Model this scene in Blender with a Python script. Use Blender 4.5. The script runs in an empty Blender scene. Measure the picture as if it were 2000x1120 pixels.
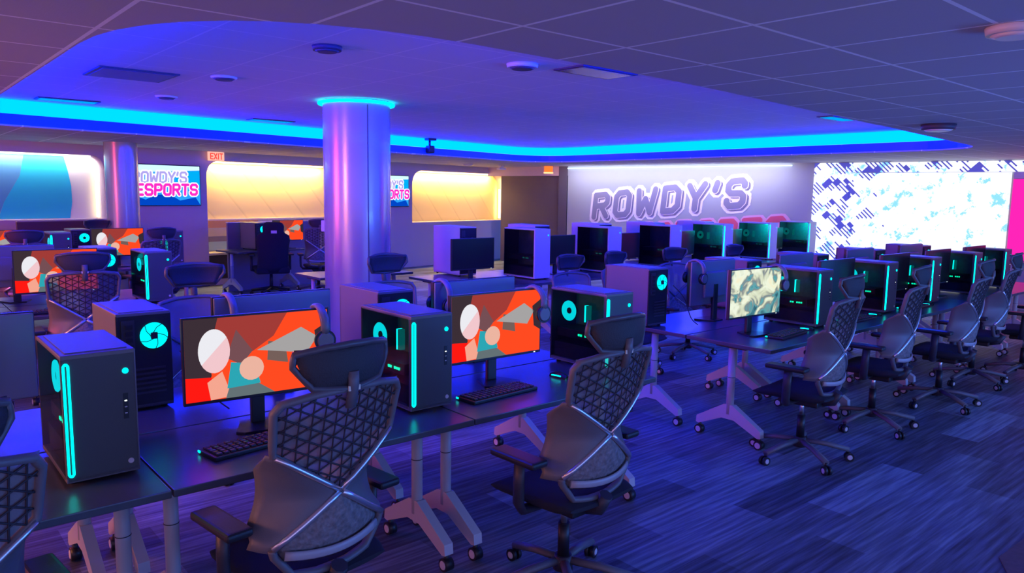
import bpy, bmesh, math, random
from mathutils import Vector, Matrix
random.seed(7)
C = bpy.context.scene.collection
PI = math.pi

# ------------------------------------------------------------------ camera, world, big lights, exposure
cam = bpy.data.cameras.new('camera')
cam.sensor_width = 36.0
cam.lens = 1459.618 / 2000 * 36
cam.clip_end = 100
co = bpy.data.objects.new('camera', cam)
C.objects.link(co)
CY, CP, CR = 0.8588, 0.12394, 0.0152
fw = Vector((math.cos(CY) * math.cos(CP), math.sin(CY) * math.cos(CP), -math.sin(CP)))
rt = Vector((math.sin(CY), -math.cos(CY), 0))
up = rt.cross(fw)
r2 = rt * math.cos(CR) + up * math.sin(CR)
u2 = up * math.cos(CR) - rt * math.sin(CR)
M = Matrix((r2, u2, -fw)).transposed().to_4x4()
M.translation = Vector((0, 0, 1.742))
co.matrix_world = M
bpy.context.scene.camera = co

sc = bpy.context.scene
sc.view_settings.view_transform = 'Standard'
sc.view_settings.look = 'None'
sc.view_settings.gamma = 1
sc.view_settings.use_curve_mapping = False
sc.view_settings.exposure = 0.35

world = bpy.data.worlds.new('world')
sc.world = world
world.use_nodes = True
wn, wl = world.node_tree.nodes, world.node_tree.links
bg = wn['Background']
tc = wn.new('ShaderNodeTexCoord')
sep = wn.new('ShaderNodeSeparateXYZ')
mr = wn.new('ShaderNodeMapRange')
cr = wn.new('ShaderNodeValToRGB')
wl.new(tc.outputs['Generated'], sep.inputs[0])
wl.new(sep.outputs['X'], mr.inputs['Value'])
mr.inputs['From Min'].default_value = -0.9
mr.inputs['From Max'].default_value = 0.9
wl.new(mr.outputs[0], cr.inputs[0])
e = cr.color_ramp.elements
e[0].color = (0.30, 0.15, 0.28, 1)
e[1].color = (0.04, 0.22, 0.95, 1)
m_ = e.new(0.5); m_.color = (0.11, 0.18, 0.46, 1)
wl.new(cr.outputs[0], bg.inputs['Color'])
bg.inputs['Strength'].default_value = 3.1


def area(name, loc, rot, sx, sy, power, col, spread=180):
    l = bpy.data.lights.new(name, 'AREA')
    l.shape = 'RECTANGLE'; l.size = sx; l.size_y = sy
    l.energy = power; l.color = col; l.spread = math.radians(spread)
    o = bpy.data.objects.new(name, l)
    o.location = loc; o.rotation_euler = rot
    C.objects.link(o)
    return o


# red neon wash from the room's left side wall, out of frame
area('red_wall_lamp', (-2.6, 8.8, 1.9), (0, math.radians(-90), 0), 0.9, 1.4, 95, (1.0, 0.08, 0.18))
area('orange_wall_lamp', (-3.4, 4.4, 1.9), (0, math.radians(-90), 0), 0.8, 1.2, 38, (1.0, 0.30, 0.08), 100)

# blue wash on the lower ceiling from the part of the room behind and right of the camera
area('blue_ceiling_wash', (6.5, -2.6, 1.1), (math.radians(180 - 38), 0, 0), 4.0, 0.5, 150, (0.06, 0.22, 1.0))

# ------------------------------------------------------------------ materials
MATS = {}


def mat(name, col, rough=0.5, metal=0.0, emit=None, es=0.0, bump=None, var=None, alpha=1.0, spec=0.5, coat=0.0):
    if name in MATS:
        return MATS[name]
    m = bpy.data.materials.new(name)
    m.use_nodes = True
    n, l = m.node_tree.nodes, m.node_tree.links
    b = n['Principled BSDF']
    b.inputs['Base Color'].default_value = (*col, 1)
    b.inputs['Roughness'].default_value = rough
    b.inputs['Metallic'].default_value = metal
    b.inputs['Alpha'].default_value = alpha
    b.inputs['Specular IOR Level'].default_value = spec
    b.inputs['Coat Weight'].default_value = coat
    if emit:
        b.inputs['Emission Color'].default_value = (*emit, 1)
        b.inputs['Emission Strength'].default_value = es
    t = n.new('ShaderNodeTexCoord')
    if var:   # (scale, amount)
        z = n.new('ShaderNodeTexNoise'); z.inputs['Scale'].default_value = var[0]; z.inputs['Detail'].default_value = 4
        l.new(t.outputs['Object'], z.inputs['Vector'])
        mx = n.new('ShaderNodeMix'); mx.data_type = 'RGBA'
        mx.inputs[6].default_value = (*[c * (1 - var[1]) for c in col], 1)
        mx.inputs[7].default_value = (*[min(1, c * (1 + var[1])) for c in col], 1)
        l.new(z.outputs['Fac'], mx.inputs[0]); l.new(mx.outputs[2], b.inputs['Base Color'])
    if bump:  # (kind, scale, strength)
        if bump[0] == 'voronoi':
            z = n.new('ShaderNodeTexVoronoi'); out = 'Distance'
        else:
            z = n.new('ShaderNodeTexNoise'); out = 'Fac'
        z.inputs['Scale'].default_value = bump[1]
        l.new(t.outputs['Object'], z.inputs['Vector'])
        bp = n.new('ShaderNodeBump'); bp.inputs['Strength'].default_value = bump[2]; bp.inputs['Distance'].default_value = 0.004
        l.new(z.outputs[out], bp.inputs['Height']); l.new(bp.outputs[0], b.inputs['Normal'])
    MATS[name] = m
    return m


def emis(name, col, s):
    return mat(name, (0, 0, 0), 0.5, emit=col, es=s, spec=0.0)


GREY = mat('chair_grey_plastic', (0.135, 0.13, 0.15), 0.45, bump=('noise', 300, 0.15))
GREYD = mat('dark_plastic', (0.035, 0.033, 0.05), 0.45, bump=('noise', 250, 0.15))
HRF = mat('headrest_rim', (0.085, 0.08, 0.10), 0.4)
BLACK = mat('black_plastic', (0.012, 0.012, 0.02), 0.4, bump=('noise', 200, 0.1))
FABRIC = mat('seat_fabric', (0.014, 0.014, 0.028), 0.85, bump=('noise', 500, 0.5))
MESHF = mat('mesh_fabric', (0.22, 0.20, 0.22), 0.8, alpha=0.78, bump=('noise', 600, 0.4))
STRUT = mat('mesh_strut', (0.03, 0.025, 0.035), 0.6)
LUMB = mat('lumbar_fabric', (0.19, 0.17, 0.175), 0.75, bump=('voronoi', 45, 1.0), var=(60, 0.9))
CHROME = mat('satin_metal', (0.72, 0.72, 0.78), 0.28, metal=0.9)
BAND = mat('grey_band', (0.36, 0.34, 0.37), 0.35)
TAG = mat('paper_tag', (0.80, 0.74, 0.55), 0.6)
CAPW = mat('pale_cap', (0.62, 0.58, 0.62), 0.4)
LEGM = mat('table_leg_paint', (0.50, 0.48, 0.52), 0.4, bump=('noise', 60, 0.05))
DESK = mat('desk_laminate', (0.075, 0.085, 0.11), 0.28, bump=('noise', 90, 0.05), var=(8, 0.2))
DESKE = mat('desk_edge', (0.05, 0.045, 0.06), 0.5)
CASE = mat('case_grey', (0.16, 0.155, 0.18), 0.4, bump=('noise', 200, 0.05))
CASEF = mat('case_front_dark', (0.065, 0.068, 0.078), 0.42, bump=('noise', 200, 0.05))
CASEW = mat('case_white', (0.62, 0.60, 0.68), 0.4)
CASEIN = mat('case_inside', (0.012, 0.014, 0.022), 0.6)
BOARD = mat('circuit_board', (0.05, 0.11, 0.12), 0.5, var=(40, 0.6))
GLASS = mat('smoked_glass', (0.006, 0.007, 0.012), 0.06, alpha=0.30, spec=0.6)
GLASSL = mat('clear_side_glass', (0.006, 0.01, 0.012), 0.06, alpha=0.22, spec=0.6)
TEAL = emis('teal_light', (0.0, 0.86, 0.76), 2.6)
TEALF = emis('teal_fan_light', (0.0, 0.72, 0.80), 1.5)
TEALD = emis('teal_dim_light', (0.0, 0.36, 0.34), 0.35)
WHITEE = emis('white_led', (0.9, 1.0, 0.9), 2.0)
GREENE = emis('green_led', (0.0, 1.0, 0.45), 2.0)
SCROFF = mat('screen_off', (0.018, 0.017, 0.022), 0.22, spec=0.5)
BEZEL = mat('bezel', (0.02, 0.02, 0.03), 0.35)
MONB = mat('monitor_back', (0.20, 0.20, 0.25), 0.35, bump=('noise', 100, 0.05))


# ------------------------------------------------------------------ mesh helpers
class MB:
    def __init__(s):
        s.bm = bmesh.new(); s.mats = []

    def mi(s, m):
        if m not in s.mats: s.mats.append(m)
        return s.mats.index(m)

    def face(s, pts, m, smooth=False):
        vs = [s.bm.verts.new(p) for p in pts]
        f = s.bm.faces.new(vs); f.material_index = s.mi(m); f.smooth = smooth
        return f

    def box(s, x0, y0, z0, x1, y1, z1, m, bev=0.0, seg=2, mtx=None):
        b = bmesh.new()
        bmesh.ops.create_cube(b, size=1)
        for v in b.verts:
            v.co = Vector(((x0 + x1) / 2 + v.co.x * (x1 - x0), (y0 + y1) / 2 + v.co.y * (y1 - y0), (z0 + z1) / 2 + v.co.z * (z1 - z0)))
        if bev:
            bmesh.ops.bevel(b, geom=b.edges[:], offset=bev, segments=seg, affect='EDGES', profile=0.6)
        if mtx: bmesh.ops.transform(b, matrix=mtx, verts=b.verts)
        s.add(b, m)

    def add(s, b, m, smooth=False):
        k = s.mi(m)
        mp = {v: s.bm.verts.new(v.co) for v in b.verts}
        for f in b.faces:
            try:
                g = s.bm.faces.new([mp[v] for v in f.verts]); g.material_index = k; g.smooth = smooth
            except ValueError:
                pass
        b.free()

    def cyl(s, p0, p1, r0, r1, m, n=16, caps=True, smooth=True):
        p0, p1 = Vector(p0), Vector(p1)
        d = (p1 - p0).normalized()
        a = d.orthogonal().normalized(); b = d.cross(a)
        k = s.mi(m)
        R0 = [s.bm.verts.new(p0 + (a * math.cos(2 * PI * i / n) + b * math.sin(2 * PI * i / n)) * r0) for i in range(n)]
        R1 = [s.bm.verts.new(p1 + (a * math.cos(2 * PI * i / n) + b * math.sin(2 * PI * i / n)) * r1) for i in range(n)]
        for i in range(n):
            f = s.bm.faces.new((R0[i], R0[(i + 1) % n], R1[(i + 1) % n], R1[i])); f.material_index = k; f.smooth = smooth
        if caps:
            f = s.bm.faces.new(R0[::-1]); f.material_index = k
            f = s.bm.faces.new(R1); f.material_index = k

    def tube(s, pts, r, m, n=8, closed=False, sx=1.0, ref=None):
        """round or flattened bar along points; ref = axis along which the section is scaled by sx"""
        pts = [Vector(p) for p in pts]
        N = len(pts); k = s.mi(m); rings = []
        for i, p in enumerate(pts):
            if closed: t = (pts[(i + 1) % N] - pts[i - 1])
            else: t = pts[min(i + 1, N - 1)] - pts[max(i - 1, 0)]
            t.normalize()
            a = (Vector(ref) if ref else Vector((0.13, 1, 0.07)))
            a = (a - t * a.dot(t)).normalized(); b = t.cross(a)
            rings.append([s.bm.verts.new(p + a * math.cos(2 * PI * j / n) * r * sx + b * math.sin(2 * PI * j / n) * r) for j in range(n)])
        for i in range(N if closed else N - 1):
            A, B = rings[i], rings[(i + 1) % N]
            for j in range(n):
                f = s.bm.faces.new((A[j], A[(j + 1) % n], B[(j + 1) % n], B[j])); f.material_index = k; f.smooth = True
        if not closed:
            for q in (rings[0][::-1], rings[-1]):
                f = s.bm.faces.new(q); f.material_index = k

    def torus(s, c, R, r, axis, m, n=28, k=8, flat=1.0):
        c = Vector(c); ax = Vector(axis).normalized(); a = ax.orthogonal().normalized(); b = ax.cross(a)
        s.tube([c + (a * math.cos(2 * PI * i / n) + b * math.sin(2 * PI * i / n)) * R for i in range(n)], r, m, k, True, sx=flat, ref=axis)

    def grid(s, rows, m, thick=0.0, smooth=True):
        """rows: list of equal-length lists of points -> sheet, optionally thickened"""
        k = s.mi(m); b = bmesh.new()
        V = [[b.verts.new(p) for p in r] for r in rows]
        for i in range(len(V) - 1):
            for j in range(len(V[0]) - 1):
                try: b.faces.new((V[i][j], V[i][j + 1], V[i + 1][j + 1], V[i + 1][j]))
                except ValueError: pass
        bmesh.ops.remove_doubles(b, verts=b.verts, dist=1e-5)
        if thick:
            bmesh.ops.recalc_face_normals(b, faces=b.faces)
            bmesh.ops.solidify(b, geom=b.faces[:], thickness=thick)
        s.add(b, m, smooth)

    def prism(s, poly, axis, a0, a1, m):
        """poly of 2D points extruded along axis ('x','y','z') between a0 and a1"""
        def P(p, a):
            return {'x': (a, p[0], p[1]), 'y': (p[0], a, p[1]), 'z': (p[0], p[1], a)}[axis]
        k = s.mi(m)
        A = [s.bm.verts.new(P(p, a0)) for p in poly]; B = [s.bm.verts.new(P(p, a1)) for p in poly]
        n = len(poly)
        for i in range(n):
            f = s.bm.faces.new((A[i], A[(i + 1) % n], B[(i + 1) % n], B[i])); f.material_index = k
        for q in (A[::-1], B):
            f = s.bm.faces.new(q); f.material_index = k

    def build(s, name, parent=None, label=None, loc=None):
        bmesh.ops.recalc_face_normals(s.bm, faces=s.bm.faces)
        me = bpy.data.meshes.new(name)
        s.bm.to_mesh(me); s.bm.free()
        for m in s.mats: me.materials.append(m)
        o = bpy.data.objects.new(name, me)
        C.objects.link(o)
        if parent: o.parent = parent
        if label: o['label'] = label
        if loc: o.location = loc
        return o


def tag(o, label, cat, group=None):
    o['label'] = label; o['category'] = cat
    if group: o['group'] = group
    return o


def thing(name, label, cat, loc=(0, 0, 0), rz=0.0, group=None):
    o = bpy.data.objects.new(name, None)
    C.objects.link(o); o.empty_display_size = 0.1
    o.location = loc; o.rotation_euler = (0, 0, rz)
    return tag(o, label, cat, group)


def struct(o):
    o['kind'] = 'structure'
    return o


def copy_tree(o, parent=None, skip=()):
    c = o.copy(); C.objects.link(c); c.parent = parent
    for ch in [x for x in bpy.data.objects if x.parent == o]:
        if ch.name.split('.')[0] not in skip:
            copy_tree(ch, c, skip)
    return c


def place(proto, loc, rz, label, group=None, skip=()):
    if not proto.get('_used'):
        proto['_used'] = 1; c = proto
    else:
        c = copy_tree(proto, None, skip)
    c.location = loc; c.rotation_euler = (0, 0, rz); c['label'] = label
    if group: c['group'] = group
    return c


# ------------------------------------------------------------------ structure
def line_grid_mat(name, col, lcol, ox, oy, step, w, rough=0.8, sx=None):
    m = bpy.data.materials.new(name); m.use_nodes = True
    n, l = m.node_tree.nodes, m.node_tree.links
    b = n['Principled BSDF']; b.inputs['Roughness'].default_value = rough
    t = n.new('ShaderNodeTexCoord'); s = n.new('ShaderNodeSeparateXYZ'); l.new(t.outputs['Object'], s.inputs[0])

    def math_(op, a, v=None, b_=None):
        x = n.new('ShaderNodeMath'); x.operation = op
        l.new(a, x.inputs[0])
        if b_ is not None: l.new(b_, x.inputs[1])
        elif v is not None: x.inputs[1].default_value = v
        return x.outputs[0]
    outs = []
    for k, o_, st in (('X', ox, sx or step), ('Y', oy, step)):
        a = math_('SUBTRACT', s.outputs[k], o_ - 50 * st)
        a = math_('DIVIDE', a, st); a = math_('FRACT', a)
        a = math_('SUBTRACT', a, 0.5); a = math_('ABSOLUTE', a)
        a = math_('GREATER_THAN', a, 0.5 - w / st / 2)
        outs.append(a)
    g = math_('MAXIMUM', outs[0], None, outs[1])
    nz = n.new('ShaderNodeTexNoise'); nz.inputs['Scale'].default_value = 120; l.new(t.outputs['Object'], nz.inputs['Vector'])
    mx = n.new('ShaderNodeMix'); mx.data_type = 'RGBA'
    mx.inputs[6].default_value = (*col, 1); mx.inputs[7].default_value = (*lcol, 1)
    l.new(g, mx.inputs[0]); l.new(mx.outputs[2], b.inputs['Base Color'])
    bp = n.new('ShaderNodeBump'); bp.inputs['Strength'].default_value = 0.2; bp.inputs['Distance'].default_value = 0.003
    l.new(nz.outputs['Fac'], bp.inputs['Height']); l.new(bp.outputs[0], b.inputs['Normal'])
    return m


def carpet_mat():
    m = bpy.data.materials.new('carpet_planks'); m.use_nodes = True
    n, l = m.node_tree.nodes, m.node_tree.links
    b = n['Principled BSDF']; b.inputs['Roughness'].default_value = 0.6; b.inputs['Specular IOR Level'].default_value = 0.35
    t = n.new('ShaderNodeTexCoord')
    br = n.new('ShaderNodeTexBrick')
    br.inputs['Scale'].default_value = 1.0
    br.inputs['Brick Width'].default_value = 1.0; br.inputs['Row Height'].default_value = 0.25
    br.inputs['Mortar Size'].default_value = 0.0
    br.offset = 0.37; br.inputs['Color1'].default_value = (0, 0, 0, 1); br.inputs['Color2'].default_value = (1, 1, 1, 1)
    l.new(t.outputs['Object'], br.inputs['Vector'])
    mp = n.new('ShaderNodeMapping'); mp.inputs['Scale'].default_value = (1.3, 26, 1)
    l.new(t.outputs['Object'], mp.inputs['Vector'])
    nz = n.new('ShaderNodeTexNoise'); nz.inputs['Scale'].default_value = 1.6; nz.inputs['Detail'].default_value = 5
    l.new(mp.outputs[0], nz.inputs['Vector'])
    add = n.new('ShaderNodeMath'); add.operation = 'MULTIPLY_ADD'; add.inputs[1].default_value = 0.38
    l.new(br.outputs['Color'], add.inputs[0]); l.new(nz.outputs['Fac'], add.inputs[2])
    r = n.new('ShaderNodeValToRGB'); l.new(add.outputs[0], r.inputs[0])
    E_ = r.color_ramp.elements
    E_[0].position = 0.36; E_[0].color = (0.030, 0.036, 0.055, 1)
    E_[1].position = 1.0; E_[1].color = (0.30, 0.40, 0.48, 1)
    q = E_.new(0.55); q.color = (0.080, 0.098, 0.130, 1)
    q = E_.new(0.75); q.color = (0.15, 0.19, 0.25, 1)
    l.new(r.outputs[0], b.inputs['Base Color'])
    f = n.new('ShaderNodeTexNoise'); f.inputs['Scale'].default_value = 400; l.new(t.outputs['Object'], f.inputs['Vector'])
    bp = n.new('ShaderNodeBump'); bp.inputs['Strength'].default_value = 0.35; bp.inputs['Distance'].default_value = 0.004
    l.new(f.outputs['Fac'], bp.inputs['Height']); l.new(bp.outputs[0], b.inputs['Normal'])
    return m


WALL = mat('wall_paint_lavender', (0.56, 0.46, 0.54), 0.75, bump=('noise', 80, 0.05))
fl = MB(); fl.box(-5, -4, -0.1, 17, 18, 0, carpet_mat()); struct(fl.build('floor'))
bc = MB()
bc.prism([(2.6, -1.5), (5.2, -1.5), (5.6, 1.0), (4.1, 1.06), (3.6, 0.8)], 'z', 0.0, 0.006, mat('brown_carpet', (0.16, 0.09, 0.10), 0.9, bump=('noise', 300, 0.4), var=(30, 0.3)))
tag(bc.build('carpet_inlay'), 'brown carpet area at the bottom right corner of the floor', 'carpet')

HZ, RZ = 2.40, 2.70


def rounded(pts, rad, seg=8):
    out = []; n = len(pts)
    for i in range(n):
        p = Vector(pts[i]); a = Vector(pts[i - 1]); b = Vector(pts[(i + 1) % n])
        r = rad[i] if isinstance(rad, (list, tuple)) else rad
        if r <= 0: out.append(tuple(p)); continue
        da = (a - p).normalized(); db = (b - p).normalized()
        P0 = p + da * r; P1 = p + db * r
        for k in range(seg + 1):
            t = k / seg
            out.append(tuple(P0 * (1 - t) ** 2 + p * 2 * t * (1 - t) + P1 * t ** 2))
    return out


HOLE = rounded([(0.80, 9.95), (0.80, 2.72), (3.6, 2.74), (11.0, 3.42), (11.1, 12.0)], [0.35, 1.3, 0.6, 0.9, 1.2], 10)


def plate_with_holes(name, outer, holes, thick, m, xf):
    """2D sheet with holes, extruded, mapped to the scene through xf(x, y, t)"""
    cu = bpy.data.curves.new('tmp', 'CURVE'); cu.dimensions = '2D'; cu.fill_mode = 'BOTH'; cu.extrude = thick / 2
    for loop in [outer] + holes:
        sp = cu.splines.new('POLY'); sp.points.add(len(loop) - 1); sp.use_cyclic_u = True
        for i, p in enumerate(loop): sp.points[i].co = (p[0], p[1], 0, 1)
    o = bpy.data.objects.new('tmp', cu); C.objects.link(o)
    dg = bpy.context.evaluated_depsgraph_get(); dg.update()
    me = bpy.data.meshes.new_from_object(o.evaluated_get(dg))
    bpy.data.objects.remove(o); bpy.data.curves.remove(cu)
    me.name = name; me.materials.clear(); me.materials.append(m)
    for v in me.vertices: v.co = xf(v.co.x, v.co.y, v.co.z)
    b = bmesh.new(); b.from_mesh(me)
    bmesh.ops.remove_doubles(b, verts=b.verts, dist=1e-5)
    bmesh.ops.recalc_face_normals(b, faces=b.faces); b.to_mesh(me); b.free()
    ob = bpy.data.objects.new(name, me); C.objects.link(ob)
    return ob


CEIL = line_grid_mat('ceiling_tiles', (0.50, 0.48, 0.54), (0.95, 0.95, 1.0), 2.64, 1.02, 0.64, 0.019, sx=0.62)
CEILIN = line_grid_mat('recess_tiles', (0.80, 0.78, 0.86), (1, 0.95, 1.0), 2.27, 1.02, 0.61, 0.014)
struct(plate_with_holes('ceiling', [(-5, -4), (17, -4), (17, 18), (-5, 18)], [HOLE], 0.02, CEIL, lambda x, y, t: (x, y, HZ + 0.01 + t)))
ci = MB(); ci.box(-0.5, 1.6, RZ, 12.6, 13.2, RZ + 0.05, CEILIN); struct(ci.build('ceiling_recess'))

# fascia: lip below, cove's blue light put into its colour, glowing diffuser above
LIPM = mat('lip_blue_glow', (0.0, 0.13, 0.50), 0.45)
GLOW = emis('cove_glow', (0.0, 0.60, 44.0), 1.0)
n_ = len(HOLE)
ctr = Vector((6.0, 7.0))


def ring_band(mb, z0, z1, off, m, th=0.02):
    A = [Vector(p) + (Vector(p) - ctr).normalized() * off for p in HOLE]
    B = [Vector(p) + (Vector(p) - ctr).normalized() * (off + th) for p in HOLE]
    for i in range(n_):
        j = (i + 1) % n_
        mb.face([(A[i].x, A[i].y, z0), (A[j].x, A[j].y, z0), (A[j].x, A[j].y, z1), (A[i].x, A[i].y, z1)], m, True)
        mb.face([(B[i].x, B[i].y, z0), (B[j].x, B[j].y, z0), (B[j].x, B[j].y, z1), (B[i].x, B[i].y, z1)], m, True)
        for z in (z0, z1):
            mb.face([(A[i].x, A[i].y, z), (A[j].x, A[j].y, z), (B[j].x, B[j].y, z), (B[i].x, B[i].y, z)], m)


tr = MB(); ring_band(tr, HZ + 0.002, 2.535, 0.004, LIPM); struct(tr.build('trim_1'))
cl = thing('cove_light', 'long glowing cyan light band running round the raised ceiling recess', 'light', (0, 0, 0))
gb = MB(); ring_band(gb, 2.54, RZ - 0.005, 0.02, GLOW); gb.build('diffuser', cl)

# back wall (slightly turned), local s along the wall, depth t behind it
BW0 = Vector((1.5, 13.1)); BWd = Vector((12, 2.4)).normalized(); BWn = Vector((-BWd.y, BWd.x))


def bw(s, t, z):
    p = BW0 + BWd * s + BWn * t
    return (p.x, p.y, z)


def rrect(x0, z0, x1, z1, r):
    return rounded([(x0, z0), (x1, z0), (x1, z1), (x0, z1)], r, 6)


N1 = rrect(-4.0, 1.24, 1.45, 2.24, [0, 0, 0.22, 0]); N2 = rrect(3.19, 0.10, 6.45, 2.25, [0, 0, 0.45, 0.32]); N3 = rrect(8.27, 1.03, 12.1, 2.25, [0, 0, 0.5, 0.4])
ND = 0.55
struct(plate_with_holes('wall_back', [(-6, 0), (13.06, 0), (13.06, HZ), (-6, HZ)], [N1, N2, N3], ND, WALL, lambda x, y, t: bw(x, ND / 2 + t, y)))

BWX = math.atan2(BWd.y, BWd.x)


def wall_box(mb, s0, t0, z0, s1, t1, z1, m, bev=0):
    mt = Matrix.Translation((BW0.x, BW0.y, 0)) @ Matrix.Rotation(BWX, 4, 'Z')
    mb.box(s0, t0, z0, s1, t1, z1, m, bev, mtx=mt)


def quilt_mat():
    m = bpy.data.materials.new('quilted_panel'); m.use_nodes = True
    n, l = m.node_tree.nodes, m.node_tree.links
    b = n['Principled BSDF']; b.inputs['Base Color'].default_value = (0.82, 0.64, 0.28, 1); b.inputs['Roughness'].default_value = 0.7
    t = n.new('ShaderNodeTexCoord')
    mp = n.new('ShaderNodeMapping'); mp.inputs['Rotation'].default_value = (0, math.radians(40), BWX * 0)
    l.new(t.outputs['Object'], mp.inputs['Vector'])
    w = n.new('ShaderNodeTexWave'); w.wave_type = 'BANDS'; w.bands_direction = 'X'; w.wave_profile = 'SAW'
    w.inputs['Scale'].default_value = 0.62
    l.new(mp.outputs[0], w.inputs['Vector'])
    r = n.new('ShaderNodeValToRGB'); l.new(w.outputs['Fac'], r.inputs[0])
    r.color_ramp.elements[0].color = (0.70, 0.54, 0.24, 1); r.color_ramp.elements[1].position = 0.10; r.color_ramp.elements[1].color = (0.82, 0.64, 0.28, 1)
    l.new(r.outputs[0], b.inputs['Base Color'])
    bp = n.new('ShaderNodeBump'); bp.inputs['Strength'].default_value = 0.6; bp.inputs['Distance'].default_value = 0.02
    l.new(w.outputs['Fac'], bp.inputs['Height']); l.new(bp.outputs[0], b.inputs['Normal'])
    return m


QUILT = quilt_mat()
PLAIN = mat('niche_plain', (0.60, 0.56, 0.56), 0.7)
for i, (s0, s1, z0, m, d) in enumerate([(-4.2, 1.65, 1.1, PLAIN, 0.28), (3.0, 6.6, 0.0, QUILT, 0.54), (8.1, 12.3, 0.9, QUILT, 0.54)]):
    b = MB(); wall_box(b, s0, d, z0, s1, d + 0.06, 2.38, m); struct(b.build('wall_niche', None))
# printed mural in the first niche
mur = MB()
TQ = mat('print_teal', (0.01, 0.42, 0.56), 0.6); TB = mat('print_blue', (0.07, 0.24, 0.45), 0.6)


def bwpoly(mb, pts, t, m):
    mb.face([bw(s, t, z) for s, z in pts], m)


bwpoly(mur, [(-4, 1.25), (0.02, 1.25), (0.12, 1.5), (0.35, 1.9), (0.42, 2.23), (-4, 2.23)], 0.275, TB)
bwpoly(mur, [(0.03, 1.25), (1.02, 1.25), (1.06, 1.5), (1.06, 1.75), (1.02, 2.0), (0.97, 2.23), (0.42, 2.23), (0.35, 1.9), (0.12, 1.5)], 0.274, TQ)
tag(mur.build('wall_print'), 'teal and blue printed wall graphic in the lit niche at the far left', 'wall graphic')
# striped mural and ledge of the second niche
sm = thing('striped_panel', 'striped orange, cream and pale blue panel under the second lit niche', 'panel')
for z0, z1, c, s1 in [(1.02, 1.15, (0.75, 0.35, 0.10), 3.9), (0.86, 1.02, (0.62, 0.50, 0.30), 3.9), (0.76, 0.86, (0.22, 0.18, 0.22), 3.75), (0.60, 0.76, (0.28, 0.42, 0.48), 3.9)]:
    b = MB(); wall_box(b, 3.2, 0.44, z0 + 0.001, s1 + 0.6, 0.47, z1, mat('stripe%.2f' % z0, c, 0.6)); b.build('stripe', sm)
b = MB(); wall_box(b, 3.2, 0.47, 0.58, 6.44, 0.53, 1.16, mat('panel_base', (0.55, 0.45, 0.38), 0.6)); wall_box(b, 3.2, 0.455, 1.16, 6.44, 0.54, 1.185, mat('ledge_cream', (0.8, 0.7, 0.5), 0.4)); b.build('panel_board', sm)
bn = thing('bench', 'low dark bench with pale top built into the second niche', 'bench')
b = MB(); wall_box(b, 3.2, 0.05, 0.54, 6.44, 0.44, 0.58, mat('bench_top', (0.55, 0.48, 0.42), 0.4), 0.01); b.build('bench_top', bn)
b = MB(); wall_box(b, 3.2, 0.10, 0.10, 6.44, 0.42, 0.54, mat('bench_body', (0.03, 0.02, 0.03), 0.6)); b.build('bench_body', bn)
b = MB(); wall_box(b, -6, -0.015, 0, 3.18, 0, 0.1, mat('baseboard', (0.05, 0.05, 0.07), 0.5)); struct(b.build('baseboard_back'))

# light strips in the niches (real lamps tucked under each niche's head)
WARM = (1.0, 0.66, 0.22)


def niche_light(s0, s1, t, power, col, z=2.21, nm='niche_light', lab=''):
    L = s1 - s0
    c = bw((s0 + s1) / 2, t, z)
    area(nm + '_lamp', (c[0], c[1], z), (math.radians(12), 0, BWX), L, 0.04, power, col)


niche_light(-3.9, 1.35, 0.20, 34, (1.0, 0.95, 0.85))
niche_light(3.5, 6.1, 0.42, 62, WARM, 2.20)
niche_light(8.75, 11.7, 0.42, 72, WARM, 2.20)


def strip(name, lab, s0, z0, s1, z1, t0, t1, m):
    b = MB(); wall_box(b, s0, t0, z0, s1, t1, z1, m, 0.004)
    return tag(b.build(name), lab, 'light')


WE = emis('warm_strip', (1.0, 0.82, 0.45), 5.0); WW = emis('white_strip', (1.0, 0.95, 0.85), 3.5)
strip('light_strip', 'white light strip along the head of the far left niche', -3.95, 2.212, 1.3, 2.236, 0.10, 0.14, WW)
strip('light_strip', 'warm light strip along the head of the niche behind the big column', 3.55, 2.222, 6.05, 2.246, 0.40, 0.45, WE)
strip('light_strip', 'warm light strip along the head of the niche right of the column', 8.75, 2.222, 11.65, 2.246, 0.40, 0.45, WE)
strip('light_strip', 'upright warm light strip at the right end of the niche right of the column', 11.98, 1.06, 12.03, 1.85, 0.40, 0.44, WE)
strip('light_strip', 'upright warm light strip beside the slim rear column', 1.40, 1.26, 1.43, 2.08, 0.20, 0.23, WE)
c = bw(11.9, 0.30, 1.5); area('niche_side_lamp', c, (0, math.radians(-90), BWX), 0.9, 0.04, 16, WARM)

# end wall
EW0 = Vector((12.66, 12.7)); EWd = Vector((1.33, -8.86)).normalized(); EWn = Vector((-EWd.y, EWd.x))   # EWn points away from the room
EWA = math.atan2(EWd.y, EWd.x)


def ew(s, t, z):
    p = EW0 + EWd * s + EWn * t
    return (p.x, p.y, z)


def ebox(mb, s0, t0, z0, s1, t1, z1, m, bev=0):
    mt = Matrix.Translation((EW0.x, EW0.y, 0)) @ Matrix.Rotation(EWA, 4, 'Z')
    mb.box(s0, t0, z0, s1, t1, z1, m, bev, mtx=mt)


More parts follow.
